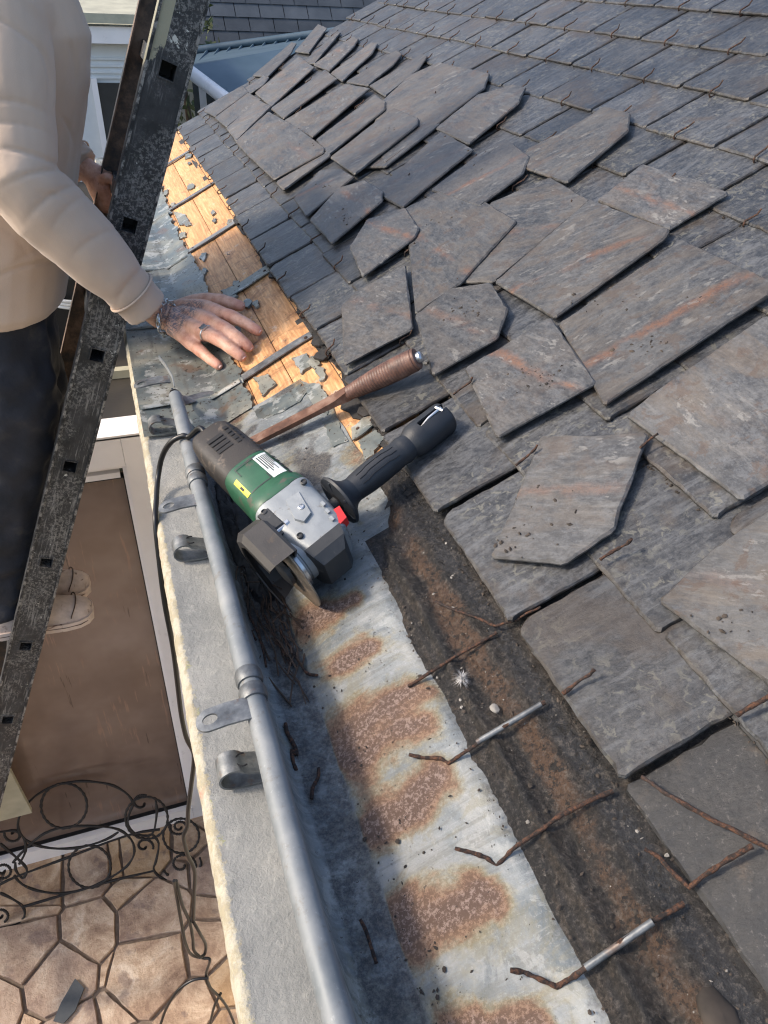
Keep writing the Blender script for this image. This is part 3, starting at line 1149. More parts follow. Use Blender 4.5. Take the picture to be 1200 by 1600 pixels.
# long hook rods left over the gutter and on the bared felt
rods = [  # (list of (px, py, o)), radius
    ([(638, 1072, .006), (655, 1062, .0085), (705, 1030, .011), (745, 1007, .0115), (776, 988, .010)], .0021),
    ([(640, 1179, .012), (662, 1184, .007), (690, 1184, .006), (702, 1193, .004), (722, 1178, .009), (770, 1145, .015), (852, 1097, .014)], .0022),
    ([(712, 1326, .017), (735, 1332, .012), (760, 1340, .008), (775, 1352, .004), (795, 1332, .008), (850, 1292, .014), (905, 1258, .014), (958, 1236, .011)], .0023),
    ([(797, 1516, .018), (818, 1518, .013), (850, 1533, .008), (871, 1543, .004), (905, 1520, .009), (970, 1472, .015), (1035, 1430, .014), (1068, 1412, .010)], .0024),
    ([(678, 939, .010), (706, 951, .010), (740, 963, .012), (775, 978, .013), (812, 966, .014)], .0018),
    ([(1003, 1214, .020), (1040, 1240, .020), (1100, 1275, .0205), (1160, 1305, .021), (1215, 1332, .021)], .0022),
    ([(1007, 1326, .019), (1030, 1340, .016), (1055, 1368, .013), (1077, 1387, .0125), (1100, 1366, .0145), (1140, 1340, .0185), (1176, 1322, .020)], .0022),
    ([(880, 1084, .026), (905, 1066, .028), (922, 1055, .030), (928, 1046, .034)], .0021),
    ([(1150, 1117, .030), (1178, 1100, .034), (1215, 1082, .036)], .0026),
    ([(938, 875, .032), (960, 860, .033), (980, 850, .036), (987, 842, .041)], .0020),
    ([(1000, 700, .034), (1015, 687, .037), (1028, 678, .041)], .0017),
    ([(805, 727, .030), (822, 715, .032), (836, 702, .037), (840, 695, .040)], .0018),
    ([(708, 617, .030), (722, 606, .032), (735, 596, .038), (738, 589, .041)], .0018),
    ([(812, 965, .018), (845, 948, .017)], .0016),
]
for pts, r_ in rods:
    P3 = []
    for px, py, o in pts:
        y, v = PR(px, py, o)
        P3.append(RP(y, v, o))
    # smooth resample with wobble
    Q = []
    for k in range(len(P3) - 1):
        for t in np.linspace(0, 1, 9, endpoint=False):
            q = P3[k] * (1 - t) + P3[k + 1] * t
            Q.append(q + np.array([nz(q[0], q[1], 1, 60), nz(q[0], q[1], 2, 60), nz(q[0], q[1], 3, 60)]) * .0012)
    Q.append(P3[-1])
    rad = [r_ * .82 * (1 + .5 * nz(q[0], q[1], q[2], 190)) for q in Q]
    MB().tube(Q, rad, 8).build('slate_hook', 'rust_iron', roof, 60)
# bright worn wire sleeves on two of the rods
for a, b in (((745, 1160, .0147), (846, 1100, .0146)), ((915, 1512, .0125), (1020, 1440, .0155))):
    pa, pb = RP(*PR(a[0], a[1], a[2]), a[2]), RP(*PR(b[0], b[1], b[2]), b[2])
    MB().tube([pa, pa * .5 + pb * .5, pb], .0028, 8).build('galvanised_wire', 'bracket_steel', roof, 60)

# ------------------------------------------------------------------ gutter
gut = thing('zinc_gutter', 'rust stained zinc gutter with rolled bead between ledge and slates', 'gutter', (.1, .4, .0))
BX, BZ, BR = .0600, .078, .0110
stains = [(.468, .126, .034, .13), (.432, .104, .038, .15), (.364, .100, .038, .15), (.260, .098, .040, .16), (.162, .096, .044, .16), (.55, .104, .028, .085), (.628, .090, .036, .09), (.07, .09, .04, .12), (-.04, .09, .04, .12)]
cross = [(BX + .004, BZ - BR * .8), (BX + .010, .060), (BX + .015, .040), (BX + .020, .020), (BX + .026, .009), (BX + .034, .0045), (BX + .044, .003), (BX + .056, .003), (BX + .064, .0034), (ROOF_X0, .0045)]
yy = np.arange(-.45, 1.142, .005)
vs_l = np.concatenate([np.linspace(.006, .15, 46), np.linspace(.158, .212, 8)])
Pg = np.zeros((len(yy), len(cross) + len(vs_l), 3))
Ar = np.zeros(Pg.shape[:2])
Ad = np.zeros(Pg.shape[:2])
for i, y in enumerate(yy):
    for j, (x, z) in enumerate(cross):
        wob = .0015 * nz(y, j * .4, 3, 9)
        Pg[i, j] = (x + wob, y, z + .0006 * nz(y, j, 1, 20))
        bot = float(sstep(.016, .006, z)) * float(sstep(BX + .022, BX + .030, x))  # gutter bottom: real dirt plus the front wall's cast shade, painted dark
        Ad[i, j] = .70 * bot + 1.0 * bot * float(sstep(.62, .74, y + .05 * nz(y, x, 2, 8))) + (.35 * float(sstep(.66, .8, y)) if z < .03 else 0) - .05
    ks = 1 - .125 * float(sstep(.70, .76, y)) + .03 * nz(y, 0, 3, 16) * float(sstep(.74, .78, y)) - .10 * float(sstep(1.08, 1.13, y))
    for q, v in enumerate(vs_l):
        j = len(cross) + q
        v = v * ks
        lift = .0045 * (.5 + .5 * math.cos((y - .47) / .1 * 2 * math.pi)) * math.exp(-((v - .055) / .035) ** 2)
        o = .0040 + lift + .002 * nz(y * 1.5, v * 1.5, 1, 9)
        if y < .74:
            o -= .006 * float(sstep(.118, .14, v))
        Pg[i, j] = RP(y, v, o)
        ru = 0
        yw_ = y + .016 * nz(y, v, 1.5, 16) + .007 * nz(y, v, 4.5, 45)
        vw_ = v + .018 * nz(y, v, 8.5, 14) + .006 * nz(y, v, 2.5, 50)
        for (ys_, vt, wy, ln) in stains:
            # the stain runs from the hook's foot down the slope
            d = vt - vw_
            if -.03 < d < ln + .05:
                wd = wy * (.55 + .5 * d / ln)
                prof_ = float(sstep(-.018, .012, d)) * (1 - float(sstep(ln * .55, ln * 1.25, d)) * .9)
                sk = ys_ + .16 * d - .016
                ru = ru + (1 - ru) * prof_ * math.exp(-((yw_ - sk) / max(wd, .005)) ** 2 * 1.2)
        Ar[i, j] = ru * .86 * float(sstep(-.012, .014, vw_)) + 1.1 * max(0, nz(y, v, 6.1, 12) - .05) * float(sstep(.70, .80, y)) + .06
        dk = float(sstep(.014, .002, v)) * .55  # same dirt and painted shade carried just past the fold
        dk += .75 * float(sstep(.66, .82, y + .06 * nz(y, v, 7, 10))) * float(sstep(.055, .01, v + .02 * nz(y, v, 5, 12)))
        dk += .62 * math.exp(-((y - .66) / .028) ** 2 - ((v - .07) / .03) ** 2)
        dk += (1.7 * max(0, nz(y, v, 8, 14) - .02) + 1.0 * max(0, nz(y, v, 3, 34))) * float(sstep(.72, .82, y)) + .10 * float(sstep(.72, .9, y))
        dk += .5 * float(sstep(.105, .135, v)) * (1 - float(sstep(.66, .76, y)))
        Ad[i, j] = dk
link('trough', grid_mesh('trough', Pg, {'rust': Ar, 'dirt': Ad}), 'zinc', gut)
# outer skin of the front upstand
Pg = np.array([[(BX - .008 + .0012 * nz(y, 0, 1, 8), y, BZ - .004), (BX - .002, y, .05), (BX + .006, y, .02), (BX + .012, y, .001)] for y in yy])
link('front_upstand', grid_mesh('front_upstand', Pg, {'rust': Pg[:, :, 0] * 0, 'dirt': Pg[:, :, 0] * 0 + .15}), 'zinc', gut)
by = np.arange(-.45, 1.14, .01)
bw = [(BX + .0018 * nz(y, 0, 0, 5), y, BZ + .0014 * nz(y, 2, 0, 6)) for y in by]
MB().tube(bw, [BR * (1 + .035 * nz(y, 0, 3, 18)) for y in by], 16).build('bead', 'bead_metal', gut, 50)
MB().tube([(BX, 1.1395, BZ), (BX, 1.1415, BZ)], BR * .75, 12).build('bead_end', 'black', gut)
# solder collars of the bead
for px, py in ((299, 748), (384, 1075)):
    p = PZ(px, py, BZ)
    yc = p[1]
    for dy, col in ((-.011, 'terracotta_edge'), (.011, 'terracotta_edge')):
        prof = [(BR * 1.0, -.0085), (BR * 1.16, -.008), (BR * 1.27, -.004), (BR * 1.27, .004), (BR * 1.16, .008), (BR * 1.0, .0085)]
        Mx = np.array([[1, 0, 0], [0, 0, 1], [0, -1, 0]]).astype(float)
        MB().lathe(prof, Mx, (BX, yc + dy, BZ), 20).build('bead_collar', 'bracket_steel', gut, 50)


def strip(path, width, thick, name, mat, parent, wdir=(0, 1, 0), hole=None, taper=None):
    """bent flat bar: path of 3d points, width along wdir; optional hole = (index, radius)"""
    P = [np.array(p, float) for p in path]
    wd = np.array(wdir, float)
    secs = []
    for i, p in enumerate(P):
        t = P[min(i + 1, len(P) - 1)] - P[max(i - 1, 0)]
        t /= np.linalg.norm(t)
        w_ = wd - t * (wd @ t)
        w_ /= np.linalg.norm(w_)
        n_ = np.cross(t, w_)
        hw_ = width / 2 * (taper[i] if taper else 1)
        secs.append([p - w_ * hw_ - n_ * thick / 2, p + w_ * hw_ - n_ * thick / 2, p + w_ * hw_ + n_ * thick / 2, p - w_ * hw_ + n_ * thick / 2])
    return MB().loft(secs).build(name, mat, parent, 40)


def tab_with_hole(y, x0, x1, z0, z1, width, parent, droop=0.0):
    """flat tab pointing to -X with a rounded end and a round hole"""
    mb = MB()
    L = x0 - x1
    hw_ = width / 2
    cx = L - hw_ - .002
    rh = hw_ * .56
    n = 28
    outer, inner = [], []
    for k in range(n):
        a = 2 * math.pi * k / n
        ca, sa = math.cos(a), math.sin(a)
        inner.append((cx + rh * ca, rh * sa * .8))
        # outer boundary of the tab in the same direction
        ox, oy = cx + hw_ * 1.02 * ca, hw_ * sa
        if ca < 0:
            ox = cx - (cx) * (min(1.0, abs(ca) * 1.6))
            oy = hw_ * (1 if sa > 0 else -1) * min(1.0, abs(sa) * 2.2) if abs(sa) < .45 else hw_ * (1 if sa > 0 else -1)
        outer.append((ox, oy))

    def w3(u, q, t):
        f = u / L
        z = z0 + (z1 - z0) * f + droop * math.sin(f * math.pi)
        return (x0 - u, y + q, z + t)
    top_o = [w3(*p, .0011) for p in outer]
    top_i = [w3(*p, .0011) for p in inner]
    bo_o = [w3(*p, -.0011) for p in outer]
    bo_i = [w3(*p, -.0011) for p in inner]
    f = []
    for k in range(n):
        kk = (k + 1) % n
        f += [(k, kk, n + kk, n + k), (2 * n + kk, 2 * n + k, 3 * n + k, 3 * n + kk), (k, 2 * n + k, 2 * n + kk, kk), (n + kk, 3 * n + kk, 3 * n + k, n + k)]
    mb.add(top_o + top_i + bo_o + bo_i, f)
    return mb.build('bracket_tab', 'bracket_steel', parent, 40)


def curl(y, parent, s=1.0, x_end=.012):
    r_ = .013 * s
    cx, cz = x_end + r_, .0035 + r_
    path = [(BX + .004, y, .006), (BX - .012, y + .001, .0035)]
    for a in np.linspace(-90, -330, 15):
        path.append((cx + r_ * math.cos(math.radians(a)), y + .002, cz + r_ * math.sin(math.radians(a))))
    path.append((cx + r_ * 2.0, y + .001, cz + r_ * .2))
    path.append((cx + r_ * 2.7, y - .001, cz - r_ * .1))
    strip(path, .025, .0022, 'bracket_curl', 'bracket_steel', parent)
    # punched eyelet of the curled end
    MB().tube([(cx + r_ * .9 + .007 * math.cos(a), y + .002 + .0075 * math.sin(a), cz + r_ * .93) for a in np.linspace(1.2, 5.2, 14)], .0009, 5).build('eyelet_rim', 'black', parent, 60)


for (tx, ty), zt in (((205, 603), .082), ((243, 797), .080), ((300, 1137), .082)):
    p = PZ(tx, ty, zt)
    tab_with_hole(p[1] + .004, BX - .002, p[0] + .002, zt + .003, zt - .004, .026, gut, .003)
for (cx_, cy_), xe in (((236, 668), .012), ((272, 862), .013), ((344, 1212), .015)):
    p = PZ(cx_, cy_, .015)
    curl(p[1], gut, 1.0, xe)

# bracket straps nailed up the boards beyond the cut gutter
straps = [(1.255, .222, .015, 'bracket_steel', .022), (1.635, .226, .12, 'zinc_apron', .040), (2.03, .262, .03, 'bead_metal', .022), (2.46, .235, .03, 'bracket_steel', .020), (2.98, .235, .03, 'bracket_steel', .020), (.915, .238, .19, 'zinc_apron', .03), (.80, .232, .195, 'zinc_apron', .022)]
for ysx, vt, vb, mt, wd in straps:
    path = []
    for t in np.linspace(0, 1, 9):
        v = vt + (vb - vt) * t
        path.append(RP(ysx + .004 * math.sin(t * 5 + ysx), v, .0045 + .002 * math.sin(t * 3)))
    if vb < .02:
        # bent free end that carried the bead
        a = path[-1]
        path += [(a[0] - .02, ysx - .004, a[2] + .002), (a[0] - .045, ysx - .016, a[2] + .003), (a[0] - .065, ysx - .034, a[2] + .012), (BX + .004, ysx - .075, .045), (BX, ysx - .09, .066)]
    strip(path, wd, .0026, 'bracket_strap', mt, gut)
    for v in ((vt - .012), (vb + .25 * (vt - vb))):
        q = RP(ysx, v, .0062)
        MB().lathe([(.0005, .0022), (.003, .0016), (.0042, 0)], np.array([[cT, 0, -sT], [0, 1, 0], [sT, 0, cT]]), q, 10).build('nail_head', 'rust_iron', gut, 50)

# flattened zinc sheets on the ledge beyond the cut
lap = [1.142, 1.235, 1.60, 1.98, 2.42, 2.86, 3.4]
for k, (ya, yb) in enumerate(zip(lap[:-1], lap[1:])):
    yg = np.linspace(ya - .006, yb + .012, 48)
    xs = [('x', .001), ('x', .02), ('x', .05), ('x', .08), ('x', .105), ('x', .125), ('v', .008), ('v', .03), ('v', .05), ('v', .068 + .006 * (k % 3))]
    Pg = []
    for i, y in enumerate(yg):
        row = []
        fl = (i / 47.0)
        up = .004 * fl ** 4 + .002 + .0012 * (k % 2)
        for kd, q in xs:
            w_ = .0028 * nz(y, q, k * 3.3, 13)
            if kd == 'x':
                row.append((q, y, .0042 + up + w_ + (.004 * float(sstep(.08, .125, q)))))
            else:
                row.append(RP(y, q + (.016 * nz(y, 0, k, 14) + .008 * nz(y, 1, k, 45)) * (q > .06), .0050 + up + w_))
        Pg.append(row)
    link('zinc_sheet', grid_mesh('zinc_sheet', np.array(Pg)), 'zinc_apron', gut)
    mb = MB()
    # rolled lap between two sheets
    Q = [(.004, yb, .010), (.05, yb + .002, .012), (.10, yb - .001, .012), (.128, yb, .014)] + [RP(yb + .003, v, .011) for v in (.02, .045, .066)]
    mb.tube(Q, .0042, 8, flat=(1.5, .7))
    mb.build('sheet_lap', 'zinc_apron', gut, 60)
# remnants of the old zinc and mortar left on the boards
rz = random.Random(31)
more_ = []
for _ in range(20):
    yc, vc = rz.uniform(1.05, 3.0), rz.choice((rz.uniform(.07, .11), rz.uniform(.09, .21)))
    sz = rz.uniform(.010, .030)
    kk = rz.choice((5, 6, 7))
    more_.append([(yc + 1.6 * sz * rz.uniform(.5, 1.2) * math.cos(6.283 * q / kk), vc + .6 * sz * rz.uniform(.5, 1.2) * math.sin(6.283 * q / kk)) for q in range(kk)])
for poly in more_ + list(([(395, 640), (430, 625), (470, 600), (488, 606), (470, 628), (440, 645), (405, 662)], [(470, 596), (500, 600), (520, 628), (512, 650), (492, 640)], [(560, 690), (588, 672), (602, 684), (584, 712), (570, 720)], [(500, 655), (530, 660), (545, 690), (520, 700)],
             [(330, 500), (352, 496), (366, 520), (350, 540)], [(300, 415), (322, 425), (318, 450), (300, 440)], [(395, 590), (420, 585), (432, 600), (410, 620)], [(345, 455), (365, 447), (372, 462), (356, 474)], [(455, 560), (480, 552), (492, 570), (470, 585)], [(270, 330), (290, 335), (300, 352), (280, 352)], [(545, 735), (575, 730), (590, 760), (566, 772)])):
    yv = [PR(x, y, .004) for x, y in poly] if len(poly[0]) == 2 and poly[0][0] > 10 else poly
    pts = densify([(a, b) for a, b in yv], .008, .002, rz, .002)
    n = len(pts)
    tp = [RP(p[0], p[1], .0045 + .002 * rz.random()) for p in pts]
    bo = [RP(p[0], p[1], .0010) for p in pts]
    MB().add(tp + bo, [tuple(range(n)), ] + [(k, n + k, n + (k + 1) % n, (k + 1) % n) for k in range(n)]).build('zinc_remnant', 'zinc_apron', gut, 25)
# ragged cut piece standing at the end of the bead
strip([(BX + .002, 1.146, .088), (BX + .001, 1.160, .100), (BX - .006, 1.178, .112), (BX - .014, 1.196, .120)], .008, .0012, 'cut_sliver', 'bead_metal', gut, (0, 0, 1))

# ------------------------------------------------------------------ loose slates laid on the roof
# (label, pixel outline, offset at lower end, offset at upper end, warm dirt, rust line)
LOOSE = [
    ('five sided loose slate with pale scuffed corner beside the black side handle', [(845, 680), (1014, 675), (959, 828), (881, 880), (765, 870)], .036, .040, .45, .5),
    ('large brown streaked loose slate cut by the right edge, lowest of all', [(1027, 936), (1117, 852), (1200, 795), (1330, 760), (1345, 1010), (1255, 1108)], .036, .042, .95, .3),
    ('wide loose slate with broad tan stain at the right edge', [(977, 647), (1020, 612), (1196, 490), (1345, 585), (1205, 752), (1157, 780)], .034, .036, .8, .2),
    ('thick loose slate with orange rust stripe and split near edge', [(872, 505), (1065, 372), (1207, 437), (1205, 457), (943, 632)], .040, .044, .7, 1.0),
    ('four sided loose slate with pink rust band pointing at the wrench handle', [(725, 575), (860, 494), (932, 596), (775, 683)], .044, .046, .3, 1.0),
    ('loose slate with clipped corners and dark crumbs beside the handle ferrule', [(647, 492), (702, 450), (767, 440), (794, 482), (777, 527), (675, 585)], .046, .048, .3, .5),
    ('upright cornered loose slate just above the leather handled bar', [(532, 478), (558, 453), (633, 412), (645, 512), (537, 570)], .042, .046, .35, .6),
    ('small loose slate with clipped corners and dark rust slash', [(545, 385), (573, 342), (633, 323), (655, 356), (648, 370), (565, 432)], .049, .051, .35, 1.0),
    ('loose slate marked with white mortar smear and rust slash', [(483, 343), (528, 293), (570, 280), (598, 297), (597, 313), (517, 380)], .046, .048, .6, 1.0),
    ('small loose slate with rust crack nearest the stub course', [(458, 310), (500, 265), (533, 262), (553, 275), (478, 338)], .042, .044, .6, 1.0),
    ('broad loose slate with yellow chalk mark and orange streak', [(632, 325), (712, 285), (808, 345), (722, 440), (648, 490), (640, 410)], .040, .042, .7, .9),
    ('loose slate with clipped upper corner and rust line above the chalk marked one', [(672, 296), (785, 212), (828, 243), (817, 270), (748, 322)], .044, .046, .25, 1.0),
    ('pointed loose slate farthest right on the hooked courses', [(822, 232), (882, 203), (945, 165), (985, 175), (982, 203), (885, 285), (820, 262)], .040, .044, .75, .2),
    ('pointed loose slate left of the farthest right pointed one', [(680, 200), (745, 147), (800, 131), (822, 135), (810, 160), (732, 225)], .042, .044, .6, .5),
    ('large pale loose slate with blunt tip in the upper pile', [(588, 165), (640, 117), (685, 97), (765, 113), (757, 137), (600, 255), (580, 220)], .036, .038, .7, .4),
    ('plain grey loose slate with straight edges below the two pointed ones', [(600, 285), (690, 203), (740, 232), (628, 324), (592, 305)], .034, .037, .5, .3),
    ('loose slate with notched tip over the middle of the pile', [(515, 245), (615, 168), (653, 183), (653, 193), (553, 272)], .050, .052, .75, .3),
    ('dark narrow loose slate half hidden under the notched one', [(540, 262), (655, 198), (690, 192), (602, 260)], .033, .036, .3, .2),
    ('grey loose slate with orange patch at its top, under the rust striped one', [(932, 312), (1003, 255), (1088, 278), (1140, 300), (1043, 358)], .032, .034, .4, .9),
    ('long loose slate with rust streak in the centre of the roof', [(772, 440), (922, 310), (1047, 357), (1040, 370), (866, 496)], .039, .042, .65, .9),
    ('loose slate with scattered crumbs between the chalk marked and the long one', [(715, 440), (765, 316), (860, 275), (922, 312), (772, 440)], .033, .036, .6, .5),
    ('widest pale loose slate of the lowest pile row', [(387, 243), (467, 200), (507, 230), (505, 238), (427, 280)], .052, .054, .85, .6),
    ('loose slate tucked under the widest pale one with its edge showing', [(430, 284), (512, 234), (516, 242), (442, 296)], .044, .046, .6, .2),
    ('second widest pale loose slate of the lowest pile row', [(367, 221), (420, 174), (468, 200), (388, 244)], .050, .052, .8, .3),
    ('narrow pale loose slate, third of the lowest pile row', [(353, 200), (403, 155), (424, 165), (368, 220)], .048, .050, .75, .2),
    ('narrow pale loose slate, fourth of the lowest pile row', [(335, 184), (388, 144), (408, 155), (353, 198)], .046, .048, .7, .2),
    ('narrow pale loose slate at the far end of the lowest pile row', [(318, 173), (378, 133), (389, 143), (335, 182)], .044, .046, .6, .2),
    ('pale loose slate nearest the camera in the middle pile row', [(493, 218), (587, 147), (602, 158), (602, 170), (513, 242)], .045, .047, .8, .4),
    ('crumbling whitish loose slate, second of the middle pile row', [(443, 188), (540, 130), (578, 137), (487, 214)], .043, .045, .9, .2),
    ('whitish loose slate with chipped tip, third of the middle pile row', [(422, 169), (508, 108), (527, 122), (442, 185)], .041, .043, .85, .1),
    ('loose slate with orange patch, fourth of the middle pile row', [(398, 145), (467, 87), (491, 104), (423, 167)], .041, .043, .95, .4),
    ('short dark tipped loose slate at the far end of the middle pile row', [(378, 140), (412, 117), (420, 120), (412, 132), (390, 146)], .041, .042, .3, .1),
    ('loose slate at the far verge, first of the upper pile row', [(394, 118), (456, 65), (463, 67), (454, 83), (418, 120)], .037, .039, .3, .1),
    ('short loose slate second from the verge in the upper pile row', [(460, 80), (497, 37), (511, 43), (482, 83)], .034, .036, .5, .3),
    ('loose slate third from the verge in the upper pile row', [(472, 98), (527, 48), (532, 50), (521, 63), (491, 99)], .037, .039, .75, .6),
    ('loose slate fourth from the verge in the upper pile row', [(489, 101), (553, 55), (560, 60), (553, 72), (514, 111)], .037, .039, .75, .7),
    ('loose slate fifth from the verge in the upper pile row', [(516, 114), (580, 65), (590, 67), (581, 83), (534, 127)], .037, .039, .7, .5),
    ('loose slate sixth from the verge in the upper pile row', [(540, 128), (620, 77), (628, 83), (614, 101), (574, 134)], .037, .039, .55, .4),
    ('loose slate seventh from the verge in the upper pile row', [(576, 134), (660, 83), (668, 87), (654, 107), (601, 150)], .037, .039, .5, .3),
]
lr = random.Random(21)
for lab, poly, o0, o1, wm, rl in LOOSE:
    yv0 = [PR(x, y, (o0 + o1) / 2) for x, y in poly]
    vmin, vmax = min(q[1] for q in yv0), max(q[1] for q in yv0)
    th = .0046
    k_ = .55
    o0, o1 = .0225 + (o0 - .030) * k_ if o0 > .030 else .0225, .0225 + (o1 - .030) * k_
    P3 = []
    for (x, y), q in zip(poly, yv0):
        o = o0 + (o1 - o0) * (q[1] - vmin) / (vmax - vmin)
        yy_, v_ = PR(x, y, o + th)
        P3.append(np.array([yy_, v_, o]))
    c = sum(P3) / len(P3)
    # long axis -> local y
    best = max(((np.linalg.norm((P3[k] - P3[k - 1])[:2]), k) for k in range(len(P3))))[1]
    d = (P3[best] - P3[best - 1])[:2]
    if d[1] < 0:
        d = -d
    ang = math.atan2(-d[0], d[1])          # rotation in the roof plane; local x = -Y world
    ca, sa = math.cos(ang), math.sin(ang)
    loc2 = []
    for p in P3:
        u, v = -(p[0] - c[0]), p[1] - c[1]
        loc2.append((ca * u + sa * v, -sa * u + ca * v))
    # CCW
    ar = sum(loc2[k - 1][0] * loc2[k][1] - loc2[k][0] * loc2[k - 1][1] for k in range(len(loc2)))
    if ar < 0:
        loc2 = loc2[::-1]
    far = c[0] > 1.6
    me = slate_mesh('loose_slate', loc2, th, lr, .016 if not far else .03, .00055, .0010, {'warm': wm, 'rustline': rl})
    me.materials.append(M('slate_loose'))
    ob = bpy.data.objects.new('loose_slate', me)
    COL.objects.link(ob)
    tilt = math.atan2(o1 - o0, vmax - vmin)
    R3 = BAS @ Matrix.Rotation(tilt, 3, 'X') @ Matrix.Rotation(ang, 3, 'Z')
    R4 = R3.to_4x4()
    R4.translation = Vector(RP(c[0], c[1], c[2]))
    ob.matrix_world = R4
    tag(ob, lab, 'slate', 'loose slates lying on the roof')

# ------------------------------------------------------------------ angle grinder
GO = np.array([0.1776, 0.6981, 0.0896])
GM = np.array([[0.3704, 0.289, 0.8828], [-0.9244, 0.2078, 0.3198], [-0.0911, -0.9345, 0.3441]])
gr = thing('angle_grinder', 'green and silver corded angle grinder lying in the gutter', 'angle grinder', GO - NRM * .03)


def G(p):
    return GO + GM @ np.array(p, float)


GS = GO + GM @ np.array([.018, 0, 0])      # spindle axis


def sup(x, hy, hz, n=4.0, k=40, dy=0.0, dz=0.0):
    out = []
    for a in np.linspace(0, 2 * math.pi, k, endpoint=False):
        ca, sa = math.cos(a), math.sin(a)
        out.append(G((x, dy + hy * math.copysign(abs(ca) ** (2 / n), ca), dz + hz * math.copysign(abs(sa) ** (2 / n), sa))))
    return out


def gpatch(name, x0, x1, a0, a1, hy, hz, n, mat, parent, off=.0006, nx=2, na=8):
    """thin curved patch lying on the housing between two angles"""
    mb = MB()
    P = []
    for x in np.linspace(x0, x1, nx):
        f = (x - x0) / (x1 - x0 + 1e-9)
        hyy = hy[0] + (hy[1] - hy[0]) * f if hasattr(hy, '__len__') else hy
        hzz = hz[0] + (hz[1] - hz[0]) * f if hasattr(hz, '__len__') else hz
        for a in np.linspace(math.radians(a0), math.radians(a1), na):
            ca, sa = math.cos(a), math.sin(a)
            P.append(G((x, (hyy + off) * math.copysign(abs(ca) ** (2 / n), ca), (hzz + off) * math.copysign(abs(sa) ** (2 / n), sa))))
    f = [(i * na + j, i * na + j + 1, (i + 1) * na + j + 1, (i + 1) * na + j) for i in range(nx - 1) for j in range(na - 1)]
    return mb.add(P, f).build(name, mat, parent, None)


rear = MB().loft([sup(x, a, b, 4.6) for x, a, b in ((-.240, .016, .018), (-.238, .024, .026), (-.228, .029, .031), (-.205, .0315, .034), (-.165, .0325, .035), (-.137, .0325, .035))]).build('rear_housing', 'grinder_brown', gr, 40)
for i in range(5):
    for j in range(3):
        if (i, j) in ((0, 2),):
            continue
        a0 = 148 + j * 15
        x0 = -.214 + i * .0088 + (.0 if j != 1 else .003)
        gpatch('vent_slot', x0, x0 + (.0052 if i % 2 == 0 else .006), a0, a0 + 10.5, .0322, .0348, 4.6, 'black', rear, .0010, 2, 4)
for j in range(4):
    gpatch('grip_rib', -.166 + j * .007, -.1635 + j * .007, 112, 140, .0326, .0351, 4.6, 'grinder_dark', rear, .0011, 2, 5)
MB().lathe([(.006, -.255), (.0085, -.252), (.009, -.243), (.0105, -.236)], np.array(GM)[:, [1, 2, 0]], GO, 16).build('strain_relief', 'cord_black', gr)
mot = MB().loft([sup(x, a, b, 3.4) for x, a, b in ((-.139, .0335, .036), (-.136, .0345, .037), (-.11, .0352, .0378), (-.075, .0362, .0390), (-.070, .0398, .0425), (-.056, .0408, .0435), (-.053, .0400, .0428))]).build('motor_housing', 'grinder_green', gr, 40)
lab = gpatch('rating_label', -.130, -.080, 141, 174, (.0348, .0358), (.0373, .0385), 3.4, 'sticker_white', mot, .0006, 2, 8)
for k in range(7):
    a0 = 143 + k * 4.3
    ln = (-.126, -.098 + .004 * (k % 3)) if k > 1 else (-.126, -.104)
    gpatch('label_print', ln[0], ln[1], a0, a0 + 2.3, (.0349, .0356), (.0374, .0383), 3.4, 'ink_grey', lab, .0010, 2, 3)
for k in range(2):
    gpatch('label_print', -.0965 + k * .0048, -.0935 + k * .0048, 137, 143, (.0356, .0358), (.0382, .0385), 3.4, 'ink_grey', lab, .0010, 2, 3)
gpatch('warning_sticker', -.118, -.084, 207, 222, (.0348, .0356), (.0373, .0384), 3.4, 'sticker_yellow', mot, .0007, 2, 6)
gpatch('warning_symbol', -.104, -.096, 211, 218, (.0352, .0354), (.0377, .0381), 3.4, 'black', mot, .0011, 2, 4)
for k in range(5):
    gpatch('grip_rib', -.120 + k * .0095, -.1145 + k * .0095, 112, 137, .0357, .0382, 3.4, 'grinder_dark', mot, .0008, 2, 5)
for (xa, xb, a0, a1) in ((-.131, -.1295, 168, 196), (-.131, -.116, 194.5, 196), (-.084, -.0825, 176, 206), (-.094, -.084, 175, 176.5)):
    gpatch('panel_groove', xa, xb, a0, a1, .0356, .0381, 3.4, 'grinder_dark', mot, .0007, 2, 8)
hd = MB().loft([sup(-.054, .0395, .0425, 4.5), sup(-.048, .0398, .0428, 4.5), sup(-.040, .0375, .0405, 4.5), sup(-.010, .0355, .039, 5), sup(.020, .0335, .036, 5), sup(.038, .0315, .030, 4.5), sup(.041, .028, .026, 4)]).build('gear_head', 'silver_head', gr, 30)
